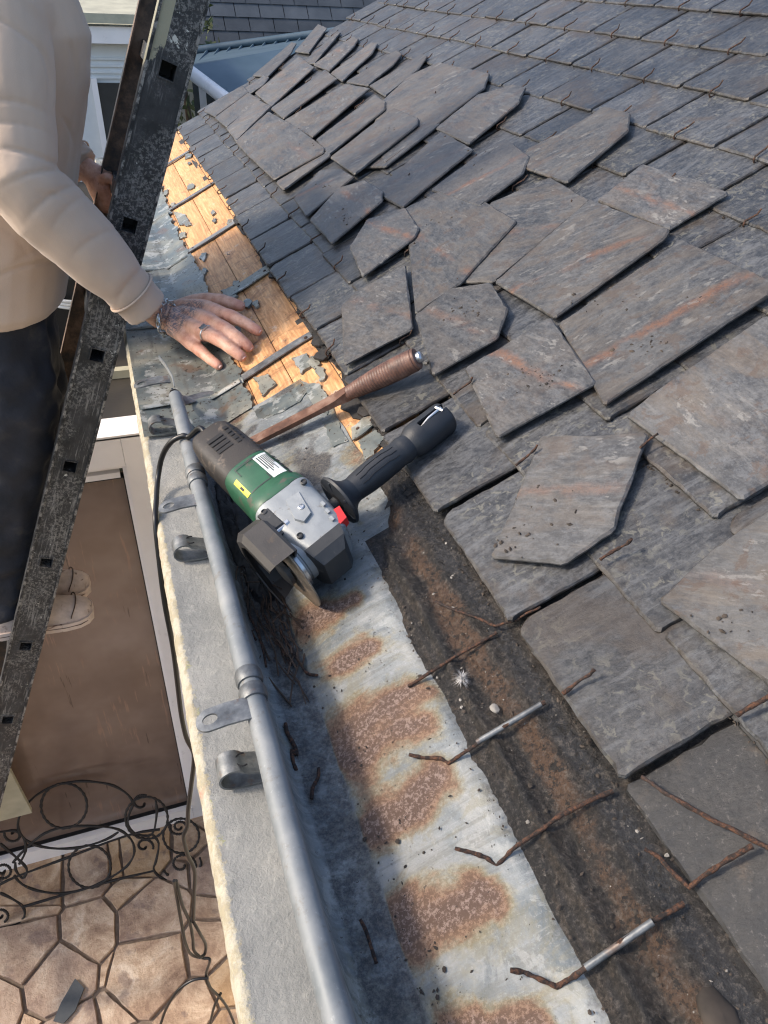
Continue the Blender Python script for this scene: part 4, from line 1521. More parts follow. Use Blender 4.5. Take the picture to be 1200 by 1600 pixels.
# raised side plate, screws and front block of the gear head
pl = [(-.038, -.006), (-.006, -.016), (.006, -.010), (.002, .004), (-.036, .014)]
mb = MB()
for sgn, nm in ((1, 0),):
    t0 = [G((x, -.0352 - .0, z + .004)) for x, z in pl]
    t1 = [G((x * .97 - .0004, -.0385, z * .95 + .004)) for x, z in pl]
    mb.loft([t0, t1])
mb.build('side_plate', 'silver_head', hd, 25)
for x, z in ((-.043, .031), (-.043, -.031), (.016, -.021), (-.014, .005)):
    MB().lathe([(.0042, 0), (.0042, .003), (.003, .0036), (.0022, .0022), (.0004, .0022)], GM @ np.array([[1, 0, 0], [0, 0, -1], [0, 1, 0]]), G((x, -.0365 if x < 0 else -.033, z)), 12).build('screw', 'steel_bright' if x == -.014 else 'grinder_dark', hd, 30)
MB().loft([[G(q) for q in ((.036, -.0335, -.030), (.036, -.0335, .024), (.036, .031, .024), (.036, .031, -.030))], [G(q) for q in ((.050, -.031, -.028), (.050, -.031, .018), (.050, .028, .018), (.050, .028, -.028))], [G(q) for q in ((.062, -.022, -.024), (.062, -.022, .008), (.062, .02, .008), (.062, .02, -.024))]]).build('front_block', 'grinder_dark', hd, 25)
MB().loft([[G(q) for q in ((.012, -.030, .026), (.012, -.014, .030), (.036, -.014, .026), (.036, -.030, .022))], [G(q) for q in ((.013, -.029, .041), (.013, -.016, .042), (.033, -.016, .037), (.033, -.029, .036))]]).build('spindle_lock_button', 'button_red', gr, 25)
MB().lathe([(.029, -.024), (.029, -.036), (.027, -.037), (.027, -.041), (.0225, -.042), (.0225, -.046)], GM, GS, 32).build('bearing_nose', 'silver_head', gr, 35)
gpw = MB().lathe([(.0075, -.046), (.0075, -.060), (.006, -.062)], GM, GS, 16)
gpw.build('spindle', 'steel_bright', gr)
MB().lathe([(.017, -.0545), (.019, -.0555), (.019, -.0605), (.012, -.0625), (.0005, -.0625)], GM, GS, 24).build('flange_nut', 'grinder_dark', gr)
MB().lathe([(.0005, -.0500), (.057, -.0500), (.0585, -.0504), (.0585, -.0520), (.057, -.0524), (.0005, -.0524)], GM, GS, 64).build('cutting_disc', 'disc_tan', gr, 30)
MB().lathe([(.031, -.0492), (.031, -.0497), (.0005, -.0497)], GM, GS, 40).build('disc_label', 'grinder_dark', gr, 30)


def guard_shell():
    """folded-sheet guard: flat panels round the back of the disc, chamfered outer rim"""
    mb = MB()
    pl_ = [(.030, -.0615), (-.034, -.0615), (-.058, -.040), (-.0665, -.006), (-.058, .034), (-.036, .056), (.004, .0645)]
    ins = lambda p, k: (p[0] * k, p[1] * k)
    prof = [(.45, -.0405), (.93, -.0405), (1.0, -.045), (1.0, -.072), (.90, -.0795), (.78, -.0800), (.78, -.0780), (.885, -.0775), (.965, -.0705), (.965, -.047), (.915, -.0430), (.45, -.0430)]
    secs = [[G((ins(p, k)[0] + .018, ins(p, k)[1], z)) for k, z in prof] for p in pl_]
    mb.loft(secs)
    return mb


gu = guard_shell().build('disc_guard', 'guard_dark', gr, 20)
MB().lathe([(.0305, -.040), (.033, -.041), (.033, -.0455), (.0305, -.046)], GM, GS, 32).build('guard_collar', 'steel_bright', gu, 30)
MB().box(G((-.016, -.026, -.036)), (.024, .014, .010), GM).build('clamp_lever', 'grinder_dark', gu)
MB().lathe([(.004, -.045), (.004, -.030), (.006, -.029), (.006, -.024)], GM, G((-.012, -.031, .006)), 10).build('clamp_screw', 'steel_bright', gu)
for x_, hy_, hz_ in ((-.1378, .0338, .0363), (-.0545, .0402, .0432)):
    MB().loft([sup(x_ - .0007, hy_, hz_, 3.6), sup(x_ + .0007, hy_, hz_, 3.6)]).build('seam_ring', 'black', gr, 30)
MB().loft([[G(q) for q in ((-.046, -.0345, -.0405), (-.046, -.0345, -.022), (-.012, -.0345, -.022), (-.012, -.0345, -.0405))], [G(q) for q in ((-.044, -.0392, -.040), (-.044, -.0392, -.025), (-.014, -.0372, -.025), (-.014, -.0372, -.040))]]).build('clamp_recess', 'grinder_dark', hd, 25)
for k in range(3):
    MB().box(G((.0005 + k * .012, -.0352 + k * .001, .027 - .003 * k)), (.007, .003, .004), GM).build('cooling_fin', 'silver_head', hd)
# side handle
HX = -.012
HM = GM.copy()
ho = G((HX, -.004, 0))
sh_ = MB().lathe([(.0165, .066), (.0168, .078), (.0175, .085), (.0188, .10), (.0192, .12), (.0185, .14), (.0175, .155), (.0182, .160), (.0190, .164), (.0178, .170), (.0172, .174), (.0205, .180), (.0225, .186), (.0228, .196)], HM, ho, 36).build('side_handle', 'handle_black', gr, 30)
MB().lathe([(.024, .051), (.0345, .0525), (.036, .0555), (.033, .0585), (.024, .064), (.0185, .071), (.0166, .078)], HM, ho, 36).build('handle_flange', 'handle_black', sh_, 35)
MB().lathe([(.023, .0535), (.0225, .0515), (.010, .0508), (.0085, .050)], HM, ho, 30).build('flange_dish', 'black', sh_, 35)
MB().lathe([(.0085, .030), (.0085, .052)], HM, ho, 16).build('handle_stud', 'grinder_dark', sh_)
for k in range(6):
    a = math.pi * k / 3 + .3
    MB().box(ho + HM @ np.array([.026 * math.cos(a), .026 * math.sin(a), .0525]), (.012, .003, .004), HM @ np.array(Matrix.Rotation(a, 3, 'Z'))).build('flange_rib', 'handle_black', sh_)
# slotted end with the stored hex key
for sgn in (-1, 1):
    prof2 = []
    for a in np.linspace(-math.pi / 2, math.pi / 2, 12):
        prof2.append((.0228 * math.cos(a), .0228 * math.sin(a)))
    secs = []
    for zz, sc in ((.190, .96), (.2, 1.0), (.235, 1.0), (.240, .97), (.2425, .88)):
        secs.append([ho + HM @ np.array([(sgn * (max(0.0, p[0] - .0) * sc) + sgn * .0042 * (1 if p[0] < .004 else 0)), p[1] * sc, zz]) for p in prof2])
    if sgn < 0:
        secs = secs[::-1]
    MB().loft(secs).build('handle_prong', 'handle_black', sh_, 30)
MB().tube([ho + HM @ np.array(q) for q in ((0, -.014, .196), (0, -.0205, .214), (0, -.0218, .236))], .0019, 6).build('hex_key', 'steel_bright', sh_, 40)
MB().tube([ho + HM @ np.array(q) for q in ((-.006, -.0218, .232), (.006, -.0218, .234))], .0022, 6).build('hex_key_arm', 'steel_bright', sh_, 40)
for k in range(3):
    a = math.radians(-100 + k * 24)
    L3 = []
    for zz in np.linspace(.088, .150, 8):
        rz = float(np.interp(zz, [.085, .10, .12, .14, .155], [.0175, .0188, .0192, .0185, .0175])) + .0002
        aa = a + (.10 if zz < .10 or zz > .138 else 0)
        L3.append(ho + HM @ np.array([rz * math.cos(aa), rz * math.sin(aa), zz]))
    MB().tube(L3, .0006, 5).build('grip_groove', 'black', sh_, 60)
# power cord: over the bead, down the face of the ledge, hanging below
cz = [G((-.252, 0, 0)), G((-.272, 0, .002))]
cp = [PZ(296, 682, .094), PZ(286, 681, .093), PZ(268, 690, .083), PZ(254, 712, .055), PZ(247, 745, .022), PZ(244, 785, .009), PY(243, 815, .90), PY(248, 868, .88), PY(257, 940, .86), PY(270, 1010, .85), PY(277, 1065, .85), PY(283, 1115, .85), PY(291, 1152, .85), PY(303, 1180, .85), PY(299, 1225, .85), PY(294, 1265, .85), PY(293, 1290, .85), PY(287, 1308, .85), PY(293, 1335, .85), PY(304, 1362, .85), PY(303, 1400, .85), PY(302, 1440, .85)]


def smooth_path(P, n=6):
    P = [np.array(p, float) for p in P]
    out = []
    for i in range(len(P) - 1):
        p0, p1, p2, p3 = P[max(i - 1, 0)], P[i], P[i + 1], P[min(i + 2, len(P) - 1)]
        for t in np.linspace(0, 1, n, endpoint=False):
            out.append(.5 * ((2 * p1) + (-p0 + p2) * t + (2 * p0 - 5 * p1 + 4 * p2 - p3) * t * t + (-p0 + 3 * p1 - 3 * p2 + p3) * t ** 3))
    out.append(P[-1])
    return out


MB().tube(smooth_path(cz + cp), .0042, 8).build('power_cord', 'cord_black', gr, 60)
ext = thing('extension_cord', 'black extension cord looped and hanging below the ledge', 'cord', PY(325, 1495, .84))
for pts in (((272, 1376), (276, 1400), (283, 1440), (290, 1475), (300, 1492), (318, 1497), (328, 1500), (322, 1522), (326, 1540), (345, 1560), (358, 1580), (372, 1615)),
            ((275, 1376), (284, 1412), (296, 1440), (301, 1465), (303, 1485), (312, 1495)),
            ((302, 1440), (312, 1458), (321, 1475), (320, 1490), (312, 1496)),
            ((326, 1528), (300, 1532), (276, 1550), (258, 1580), (248, 1612)),
            ((345, 1552), (334, 1575), (326, 1612))):
    MB().tube(smooth_path([PY(x, y, .845 + .006 * math.sin(x * .3)) for x, y in pts]), .0036, 8).build('cord_loop', 'cord_black', ext, 60)

# ------------------------------------------------------------------ slater's bar
def RO(px, py, o):
    return RP(*PR(px, py, o), o)


bar = thing('slater_bar', 'rusty flat steel bar with ribbed leather handle behind the grinder', 'hand tool', RO(480, 650, .01))
a0, a1 = RO(352, 712, .016), RO(545, 614, .034)
dd = (a1 - a0) / np.linalg.norm(a1 - a0)
ww = np.cross(NRM, dd)
ww /= np.linalg.norm(ww)
nn_ = np.cross(dd, ww)
secs = []
for t, hw_, hh in ((0, .0105, .002), (.1, .0115, .003), (.75, .0118, .0036), (.9, .0115, .005), (.97, .0095, .0075), (1.0, .0085, .0085)):
    p = a0 + (a1 - a0) * t
    secs.append([p - ww * hw_ - nn_ * hh, p + ww * hw_ - nn_ * hh, p + ww * hw_ * .93 + nn_ * hh, p - ww * hw_ * .93 + nn_ * hh])
MB().loft(secs).build('blade', 'blade_rust', bar, 25)
b1 = RO(652, 560, .054)
hd_ = (b1 - a1)
HLn = np.linalg.norm(hd_)
hd_ /= HLn
w2_ = np.cross(NRM, hd_)
w2_ /= np.linalg.norm(w2_)
MB_ = np.stack([w2_, np.cross(hd_, w2_), hd_], 1)
prof = [(.0095, -.003), (.0115, 0)]
nr = 26
for k in range(nr):
    t = k / nr
    r_ = .0115 + .0062 * math.sin(min(1, t * 1.15) * math.pi * .62) - .001 * (t > .93)
    z0 = HLn * t
    prof += [(r_ * .975, z0 + .0002), (r_, z0 + HLn / nr * .35), (r_, z0 + HLn / nr * .7), (r_ * .97, z0 + HLn / nr * .98)]
prof += [(.013, HLn), (.009, HLn + .0006)]
MB().lathe(prof, MB_, a1, 28).build('ribbed_grip', 'leather_grip', bar, 50)
MB().lathe([(.0085, HLn), (.0085, HLn + .006), (.0070, HLn + .008), (.0062, HLn + .0085)], MB_, a1, 18).build('steel_pommel', 'steel_bright', bar, 35)

# ------------------------------------------------------------------ litter in the gutter and on the felt
wire_r = random.Random(4)
WIRES = [
    ('bent rusty wire with kinked end lying on the zinc by the disc', [(438, 985), (452, 1010), (468, 1035), (480, 1052), (496, 1055)], .0016, .012),
    ('straight thin rusty wire in the gutter below the guard', [(412, 960), (432, 1000), (445, 1022), (454, 1040)], .0013, .012),
    ('longest rusty wire leaning along the gutter bottom', [(388, 958), (404, 992), (412, 1020), (416, 1042)], .0013, .014),
    ('short forked rusty wire beside the tar lump', [(378, 945), (382, 960), (378, 974), (390, 984), (400, 1000)], .0013, .012),
    ('double bent rusty nail in the shaded gutter', [(446, 1130), (449, 1145), (460, 1165), (464, 1180), (456, 1172), (458, 1190), (463, 1203)], .0018, .008),
    ('short rusty nail below the double bent one', [(498, 1200), (497, 1215), (489, 1230), (487, 1248)], .0017, .008),
    ('faint rusty wire low in the shaded gutter', [(563, 1437), (572, 1455), (580, 1480), (588, 1505)], .0014, .009),
]
for lab_, pts, r_, zz in WIRES:
    P3 = []
    for x, y in pts:
        p = PZ(x, y, zz)
        if p[0] > ROOF_X0 - .002:
            p = RO(x, y, .010)
        P3.append(p)
    o = MB().tube(smooth_path(P3, 5), [r_ * (1 + .25 * wire_r.random()) for _ in smooth_path(P3, 5)], 7).build('rusty_wire', 'rust_iron', None, 60)
    tag(o, lab_, 'wire', 'rusty wires in the gutter')


def flakes(name, spots, mat, smin, smax, seed, flatn=.35):
    r_ = random.Random(seed)
    mb = MB()
    for p, nrm in spots:
        s = smin + (smax - smin) * r_.random() ** 2.5
        nrm = np.array(nrm, float)
        a = np.cross(nrm, [r_.gauss(0, 1), r_.gauss(0, 1), r_.gauss(0, 1)])
        a /= np.linalg.norm(a) + 1e-9
        b = np.cross(nrm, a)
        k = r_.choice((4, 5, 6))
        el = r_.uniform(.3, 1.0)
        base = []
        for q in range(k):
            t = 2 * math.pi * q / k
            base.append(p + s * (a * math.cos(t) + b * el * math.sin(t)) * r_.uniform(.6, 1.1))
        up = p + nrm * s * flatn * r_.uniform(.6, 1.6) + a * s * r_.uniform(-.3, .3)
        mb.add(base + [up], [(q, (q + 1) % k, k) for q in range(k)])
    return mb.build(name, mat, None, 20)


def loose_top(px, py):
    """height of the loose slate lying at this spot, or None"""
    best_ = None
    for _l, poly, o0, o1, _a, _b in LOOSE:
        ins = False
        for k in range(len(poly)):
            (xa, ya), (xb, yb) = poly[k - 1], poly[k]
            if (ya > py) != (yb > py) and px < (xb - xa) * (py - ya) / (yb - ya) + xa:
                ins = not ins
        if ins:
            o = .0225 + ((o0 + o1) / 2 - .030) * .55 + .0046
            best_ = o if best_ is None else max(best_, o)
    return best_


fr = random.Random(9)
spots = []
for _ in range(700):
    y = fr.uniform(-.1, .78)
    v = fr.uniform(.118, .235)
    spots.append((RP(y, v, .006), NRM))
for _ in range(800):
    y = fr.uniform(-.1, 1.05)
    v = abs(fr.gauss(0, .05)) + .004
    if v < .12:
        spots.append((RP(y, v, .0052), NRM))
for _ in range(500):
    y = fr.uniform(0, .27)
    spots.append((RP(y, fr.uniform(.21, .42), .003), NRM))
for _ in range(420):
    yq = fr.uniform(.72, 1.05)
    spots.append((np.array([fr.uniform(.088, .128), yq, .006]), (0, 0, 1)))
tag(flakes('gutter_litter', spots, 'debris_mix', .0007, .0030, 2), 'dark crumbs and dirt scattered over gutter and felt', 'dirt', None, 'stuff')
spots = [(RP(fr.uniform(-.05, .7), fr.uniform(.12, .36), .0062), NRM) for _ in range(210)]
spots = [s for s in spots if not (s[0][1] > .27 and s[0][0] > ROOF_X0 + .235 * cT)]
tag(flakes('pale_litter', spots, 'pale_chip', .0007, .0026, 3), 'tiny pale chips on the dark felt strip', 'dirt', None, 'stuff')
spots = []
for (px, py, n, sp) in ((720, 480, 26, 18), (905, 480, 8, 20), (690, 330, 26, 22), (830, 590, 30, 26), (940, 470, 16, 30), (745, 245, 14, 16), (600, 195, 14, 12), (480, 225, 22, 12), (505, 290, 14, 10), (540, 340, 16, 12), (1085, 470, 10, 24), (810, 850, 20, 30), (870, 785, 10, 40), (1130, 970, 12, 30), (1010, 540, 14, 26)):
    for _ in range(n):
        x, y = px + fr.gauss(0, sp), py + fr.gauss(0, sp * .6)
        o = loose_top(x, y)
        if o is not None:
            spots.append((RO(x, y, o), NRM))
tag(flakes('slate_crumbs', spots, 'debris_mix', .0014, .0050, 5), 'dark crumbs of dirt lying on the loose slates', 'dirt', None, 'stuff')
spots = []
for i, v in enumerate(ROWS[:7]):
    for _ in range(360):
        y = .1 * i + fr.random() ** 1.5 * 2.2
        if i == 0 and y < .28:
            continue
        if nz(y, i * 3.0, 0, 7) < -.12:
            continue
        spots.append((RP(y, v - .001 - fr.random() * .0035, .0105 + fr.random() * .006), NRM))
tag(flakes('moss_crumbs', spots, 'debris_mix', .0010, .0034, 15, .7), 'dark moss and grit caught along the slate courses', 'dirt', None, 'stuff')
mb = MB()
for _ in range(75):
    p = np.array([fr.uniform(.086, .138), fr.uniform(.56, .76), fr.uniform(.006, .016)])
    a = fr.gauss(0, .35)
    L = fr.uniform(.015, .06)
    d = np.array([math.sin(a), -math.cos(a), fr.gauss(.02, .12)])
    q = p + d * L
    q[2] = max(q[2], .0055 + max(0, q[0] - ROOF_X0) * .6)
    m2 = (p + q) / 2 + np.array([fr.gauss(0, .002), fr.gauss(0, .002), abs(fr.gauss(0, .002))])
    mb.tube([p, m2, q], fr.uniform(.0005, .0012), 5)
tag(mb.build('twig_litter', 'twig', None, 60), 'clump of dark twigs and wire scraps packed in the gutter under the grinder', 'twigs', None, 'stuff')
# one clump of tar under the grinder
mb = MB()
for (x, y, z, sx, sy, sz) in ((.104, .84, .004, .022, .10, .012), (.112, .72, .004, .018, .045, .012), (.108, .93, .004, .02, .06, .010)):
    n1, n2 = 14, 26
    P = []
    for i in range(n1):
        for j in range(n2):
            a, b = (i + .5) / n1 * math.pi / 2, j / n2 * 2 * math.pi
            k = 1 + .3 * nz(math.cos(b) * 2 + x * 50, math.sin(b) * 2, i * .2, 1.5)
            P.append((x + sx * math.sin(a) * math.cos(b) * k, y + sy * math.sin(a) * math.sin(b) * k, z + sz * math.cos(a) * k))
    mb.add(P, [(i * n2 + j, (i + 1) * n2 + j, (i + 1) * n2 + (j + 1) % n2, i * n2 + (j + 1) % n2) for i in range(n1 - 1) for j in range(n2)] + [tuple(range(n2))])
tag(mb.build('tar_lump', 'torn_felt', None, 60), 'black tar and wet dirt heaped in the gutter under the grinder', 'tar', None, 'stuff')
# white feather fluff and a pale pebble on the felt strip
mb = MB()
c0 = RO(722, 1062, .009)
for k in range(150):
    a = fr.uniform(0, 6.28)
    el = fr.uniform(.05, 1.1)
    d = np.array([math.cos(a) * math.cos(el), math.sin(a) * math.cos(el), math.sin(el)])
    L = fr.uniform(.006, .015)
    sd2 = np.cross(d, [.3, .5, .8])
    sd2 /= np.linalg.norm(sd2)
    mid_ = c0 + d * L * .5 + np.array([0, 0, .001])
    q0, q1 = c0 + d * .0006, c0 + d * L + np.array([fr.gauss(0, .001), fr.gauss(0, .001), -.002])
    mb.add([q0 - sd2 * .00022, q0 + sd2 * .00022, mid_ + sd2 * .0002, mid_ - sd2 * .0002, q1], [(0, 1, 2, 3), (3, 2, 4)])
tag(mb.build('feather_tuft', 'fluff', None, None), 'white downy feather tuft stuck to the dirty felt strip', 'feather')
for (px, py, s, lab_) in ((773, 1107, .0042, 'small white pebble on the felt strip below the feather'), (1125, 1590, .013, 'brown rounded pebble at the bottom right corner')):
    mb = MB()
    c0 = RO(px, py, .008)
    n1, n2 = 8, 12
    P = []
    for i in range(n1 + 1):
        for j in range(n2):
            a, b = i / n1 * math.pi, j / n2 * 2 * math.pi
            k = 1 + .25 * nz(math.sin(a) * math.cos(b), math.sin(a) * math.sin(b), math.cos(a) + px, 1.3)
            P.append(c0 + s * k * np.array([math.sin(a) * math.cos(b), 1.4 * math.sin(a) * math.sin(b), .5 * math.cos(a)]))
    mb.add(P, [(i * n2 + j, (i + 1) * n2 + j, (i + 1) * n2 + (j + 1) % n2, i * n2 + (j + 1) % n2) for i in range(n1) for j in range(n2)])
    tag(mb.build('pebble', 'pale_chip' if s < .01 else 'debris_mix', None, 60), lab_, 'pebble')

# ------------------------------------------------------------------ ladder
YL = 1.555
lad = thing('ladder', 'weathered black metal ladder leaning on the ledge', 'ladder', (-1.1, 1.75, GZ))
Lc = np.array([.0415, YL, .238])                      # a rung end
Ld = np.array([.404, 0, 1.0])
Ld /= np.linalg.norm(Ld)                              # up the ladder
Lw = np.array([Ld[2], 0, -Ld[0]])                     # across the stile, towards the house
LM = np.stack([Lw, np.array([0, 1.0, 0]), Ld], 1)
YF = 1.955
RS = .280
kmin, kmax = -10, 5
SW = .0395                                             # half width of the stile
HS = .0135


def lbox(mb, u0, u1, t0, t1, ya, yb):
    c = np.array([Lc[0], 0, Lc[2]]) + Lw * (u0 + u1) / 2 + Ld * (t0 + t1) / 2
    c = np.array([c[0], (ya + yb) / 2, c[2]])
    mb.box(c, (abs(u1 - u0), abs(yb - ya), abs(t1 - t0)), LM)


def stile(y, sgn, mat):
    """channel section: web on the outer side with open rung ends, flanges turned inwards"""
    t0, t1 = kmin * RS - .02, kmax * RS + .1
    mb = MB()
    # web strips, cut in lengths for the attribute
    cuts = np.linspace(t0, t1, 60)
    for a, b in zip(cuts[:-1], cuts[1:]):
        lbox(mb, -SW, -HS, a, b, y, y + sgn * .003)
        lbox(mb, HS, SW, a, b, y, y + sgn * .003)
        lbox(mb, SW - .003, SW, a, b, y + sgn * .003, y + sgn * .030)
        lbox(mb, -SW, -SW + .003, a, b, y + sgn * .003, y + sgn * .030)
    pr_ = t0
    for k in range(kmin, kmax + 1):
        lbox(mb, -HS, HS, pr_, k * RS - HS, y, y + sgn * .003)
        pr_ = k * RS + HS
    lbox(mb, -HS, HS, pr_, t1, y, y + sgn * .003)
    me = mb.mesh('stile', 30)
    eb = MB()
    for a, b in zip(cuts[:-1], cuts[1:]):
        lbox(eb, -SW + .0006, -SW + .0055, a, b, y - sgn * .0028, y)
        lbox(eb, SW - .0055, SW - .0006, a, b, y - sgn * .0028, y)
    eb.build('stile_lip', 'ladder_lip', lad, 30)
    vals = []
    for v in mb.v:
        d = np.array(v) - Lc
        u, t = d @ Lw, d @ Ld
        p = float(sstep(.24, .36, t)) * float(sstep(-.006 + (t - .3) * .12, -.022 + (t - .3) * .12, u)) * 1.0
        p += .75 * float(sstep(-.036, -.046, u)) * float(sstep(.1, .25, t))
        vals.append(p)
    at = me.attributes.new('paint', 'FLOAT', 'POINT')
    at.data.foreach_set('value', vals)
    return link('stile', me, mat, lad)


stile(YL, 1, 'ladder_black')
stile(YF, -1, 'ladder_brown')
for k in range(kmin, kmax + 1):
    mb = MB()
    c = np.array([Lc[0], 0, Lc[2]]) + Ld * k * RS
    hs, wl = .0155, .0022
    ya, yb = YL - .0025, YF + .0025
    # hollow square rung, open at both ends
    for (u0, u1, a, b) in ((-hs, hs, -hs, -hs + wl), (-hs, hs, hs - wl, hs), (-hs, -hs + wl, -hs + wl, hs - wl), (hs - wl, hs, -hs + wl, hs - wl)):
        cc = c + Lw * (u0 + u1) / 2 + Ld * (a + b) / 2
        mb.box((cc[0], (ya + yb) / 2, cc[2]), (u1 - u0, yb - ya, b - a), LM)
    rg = mb.build('rung', 'ladder_black', lad, 30)
    MB().box((c[0], YL + .06, c[2]), (2 * hs - 2 * wl - .0004, .001, 2 * hs - 2 * wl - .0004), LM).build('rung_hollow_dark', 'black', rg)  # black plate standing in for the dark inside the hollow rung

# ------------------------------------------------------------------ roofer
per = thing('person', 'roofer in a beige sweatshirt standing on the ladder, tattooed hand on the boards', 'person', (-.38, 1.75, -.8))


def baked(mb, voxel, smooth_it=6, fac=.5):
    """merge overlapping volumes into one continuous skin"""
    me = mb.mesh('tmp', None)
    o = bpy.data.objects.new('tmp', me)
    COL.objects.link(o)
    m = o.modifiers.new('r', 'REMESH')
    m.mode = 'VOXEL'
    m.voxel_size = voxel
    if smooth_it:
        s = o.modifiers.new('s', 'SMOOTH')
        s.iterations = smooth_it
        s.factor = fac
    dg = bpy.context.evaluated_depsgraph_get()
    dg.update()
    me2 = bpy.data.meshes.new_from_object(o.evaluated_get(dg))
    bpy.data.objects.remove(o)
    n = len(me2.vertices)
    V = np.empty(n * 3)
    me2.vertices.foreach_get('co', V)
    N = np.empty(n * 3)
    me2.vertices.foreach_get('normal', N)
    F = [tuple(p.vertices) for p in me2.polygons]
    bpy.data.meshes.remove(me2)
    return V.reshape(-1, 3), N.reshape(-1, 3), F


def ell(c, rx, ry, n=28, rot=0.0, p=2.3):
    out = []
    for a in np.linspace(0, 2 * math.pi, n, endpoint=False):
        ca, sa = math.cos(a), math.sin(a)
        x, y = rx * math.copysign(abs(ca) ** (2 / p), ca), ry * math.copysign(abs(sa) ** (2 / p), sa)
        out.append((c[0] + x, c[1] + y, c[2] + rot * x))
    return out


SHN, ELN, WRN = np.array([-.118, 1.585, .560]), np.array([-.128, 1.478, .345]), np.array([.045, 1.492, .098])
SHF, ELF, WRF = np.array([-.118, 1.935, .560]), np.array([-.165, 2.06, .37]), np.array([-.03, 1.965, .262])
# --- sweatshirt
mb = MB()
mb.loft([ell((-.262, 1.76, .035), .135, .180), ell((-.258, 1.76, .055), .150, .192), ell((-.246, 1.76, .10), .152, .196), ell((-.215, 1.76, .20), .152, .195), ell((-.172, 1.76, .33), .146, .196), ell((-.125, 1.76, .46), .142, .198), ell((-.098, 1.76, .54), .130, .19), ell((-.088, 1.76, .60), .105, .16), ell((-.082, 1.76, .645), .075, .10), ell((-.078, 1.76, .675), .066, .075)])
mb.tube([SHN + (.01, .05, .01), SHN, SHN * .6 + ELN * .4 + (0, -.006, 0), SHN * .3 + ELN * .7, ELN, ELN * .82 + WRN * .18 + (0, 0, -.004), ELN * .5 + WRN * .5, ELN * .3 + WRN * .7], [.088, .083, .076, .072, .068, .067, .062, .056], 24, rounded=True)
mb.tube([WRN * .80 + ELN * .20, WRN * .86 + ELN * .14, WRN * .9 + ELN * .1, WRN + (WRN - ELN) * .03], [.050, .0500, .0475, .0455], 32)
mb.tube([SHF + (.01, -.05, .01), SHF, SHF * .5 + ELF * .5, ELF, ELF * .6 + WRF * .4, WRF * .72 + ELF * .28], [.086, .083, .074, .068, .060, .053], 24, rounded=True)
mb.tube([WRF * .86 + ELF * .14, WRF], [.047, .044], 24)
V, N, F = baked(mb, .0048, 2)
CAMP = np.array([0, 0, H])
D_ = np.array([.004 * nz(p[0] * .7, p[1], p[2] * 1.3, 8) + .002 * nz(p[0], p[1], p[2] + 5, 24) for p in V])
creases = [  # two ends in the photograph's view, distance along the eave, depth, width
    ((-30, 12), (66, 74), 1.50, .010, .009), ((66, 74), (84, 160), 1.50, .009, .010), ((-20, 150), (76, 172), 1.42, .008, .010), ((-20, 186), (84, 205), 1.42, .006, .009),
    ((-10, 222), (122, 268), 1.41, .013, .010), ((10, 278), (124, 262), 1.41, .010, .009), ((40, 332), (122, 284), 1.41, .010, .010), ((78, 350), (138, 300), 1.41, .006, .010), ((60, 300), (112, 312), 1.41, .005, .007),
    ((112, 392), (190, 352), 1.42, .005, .012), ((178, 470), (222, 415), 1.44, .006, .006),
    ((98, 180), (126, 240), 1.58, .008, .010), ((108, 60), (122, 150), 1.58, .006, .012), ((20, 404), (102, 380), 1.57, .007, .011), ((-10, 428), (104, 404), 1.57, .010, .007), ((40, 370), (106, 330), 1.57, .006, .011), ((0, 350), (50, 400), 1.57, .006, .012),
    ((128, 205), (160, 232), 1.92, .008, .008), ((126, 232), (166, 246), 1.92, .009, .008), ((132, 262), (172, 244), 1.92, .006, .007),
]
for (ax, ay), (bx, by_), yy_, dep, wid in creases:
    A_, B_ = PY(ax, ay, yy_), PY(bx, by_, yy_)
    L_ = np.linalg.norm(B_ - A_)
    t_ = (B_ - A_) / L_
    c_ = (A_ + B_) / 2
    vd = c_ - CAMP
    vd /= np.linalg.norm(vd)
    n_ = np.cross(t_, vd)
    n_ /= np.linalg.norm(n_)
    q_ = V - c_
    lt = q_ @ t_
    ss = q_ @ n_ + .35 * lt ** 2 / L_ - .02 * L_
    dd_ = q_ @ vd
    fade = np.exp(-(np.abs(lt) / (L_ * .52)) ** 4) * np.exp(-(dd_ / .085) ** 2)
    D_ += fade * dep * .45 * (-.80 * np.exp(-(ss / (wid * .38)) ** 2) + .30 * np.exp(-((ss - 1.9 * wid) / (1.6 * wid)) ** 2) + .16 * np.exp(-((ss + 2.4 * wid) / (1.8 * wid)) ** 2))
# ribbing of cuffs and hem
for a_, b_ in ((ELN, WRN), (ELF, WRF)):
    ax_ = (b_ - a_) / np.linalg.norm(b_ - a_)
    q_ = V - b_
    t_ = q_ @ ax_
    rad_ = np.linalg.norm(q_ - t_[:, None] * ax_, axis=1)
    u_ = np.cross(ax_, [0, 1, 0.0])
    u_ /= np.linalg.norm(u_)
    an = np.arctan2(q_ @ np.cross(ax_, u_), q_ @ u_)
    k_ = (t_ > -.042) & (rad_ < .07) & (t_ < .05)
    D_ += np.where(k_, .0006 * np.sin(an * 60), 0)
V = V + N * D_[:, None]
m_ = MB()
m_.add(V, F)
m_.build('sweatshirt', 'sweater', per, 180)
# cuff seams and hem band
for a_, b_, r_ in ((ELN, WRN, .0505), (ELF, WRF, .050)):
    q = b_ * .875 + a_ * .125
    t = (b_ - a_) / np.linalg.norm(b_ - a_)
    u = np.cross(t, [0, 1.0, .1])
    u /= np.linalg.norm(u)
    w_ = np.cross(t, u)
    MB().tube([q + (u * math.cos(k) + w_ * math.sin(k)) * r_ for k in np.linspace(0, 2 * math.pi, 33)], .0024, 6).build('cuff_seam', 'sweater', per, 60)
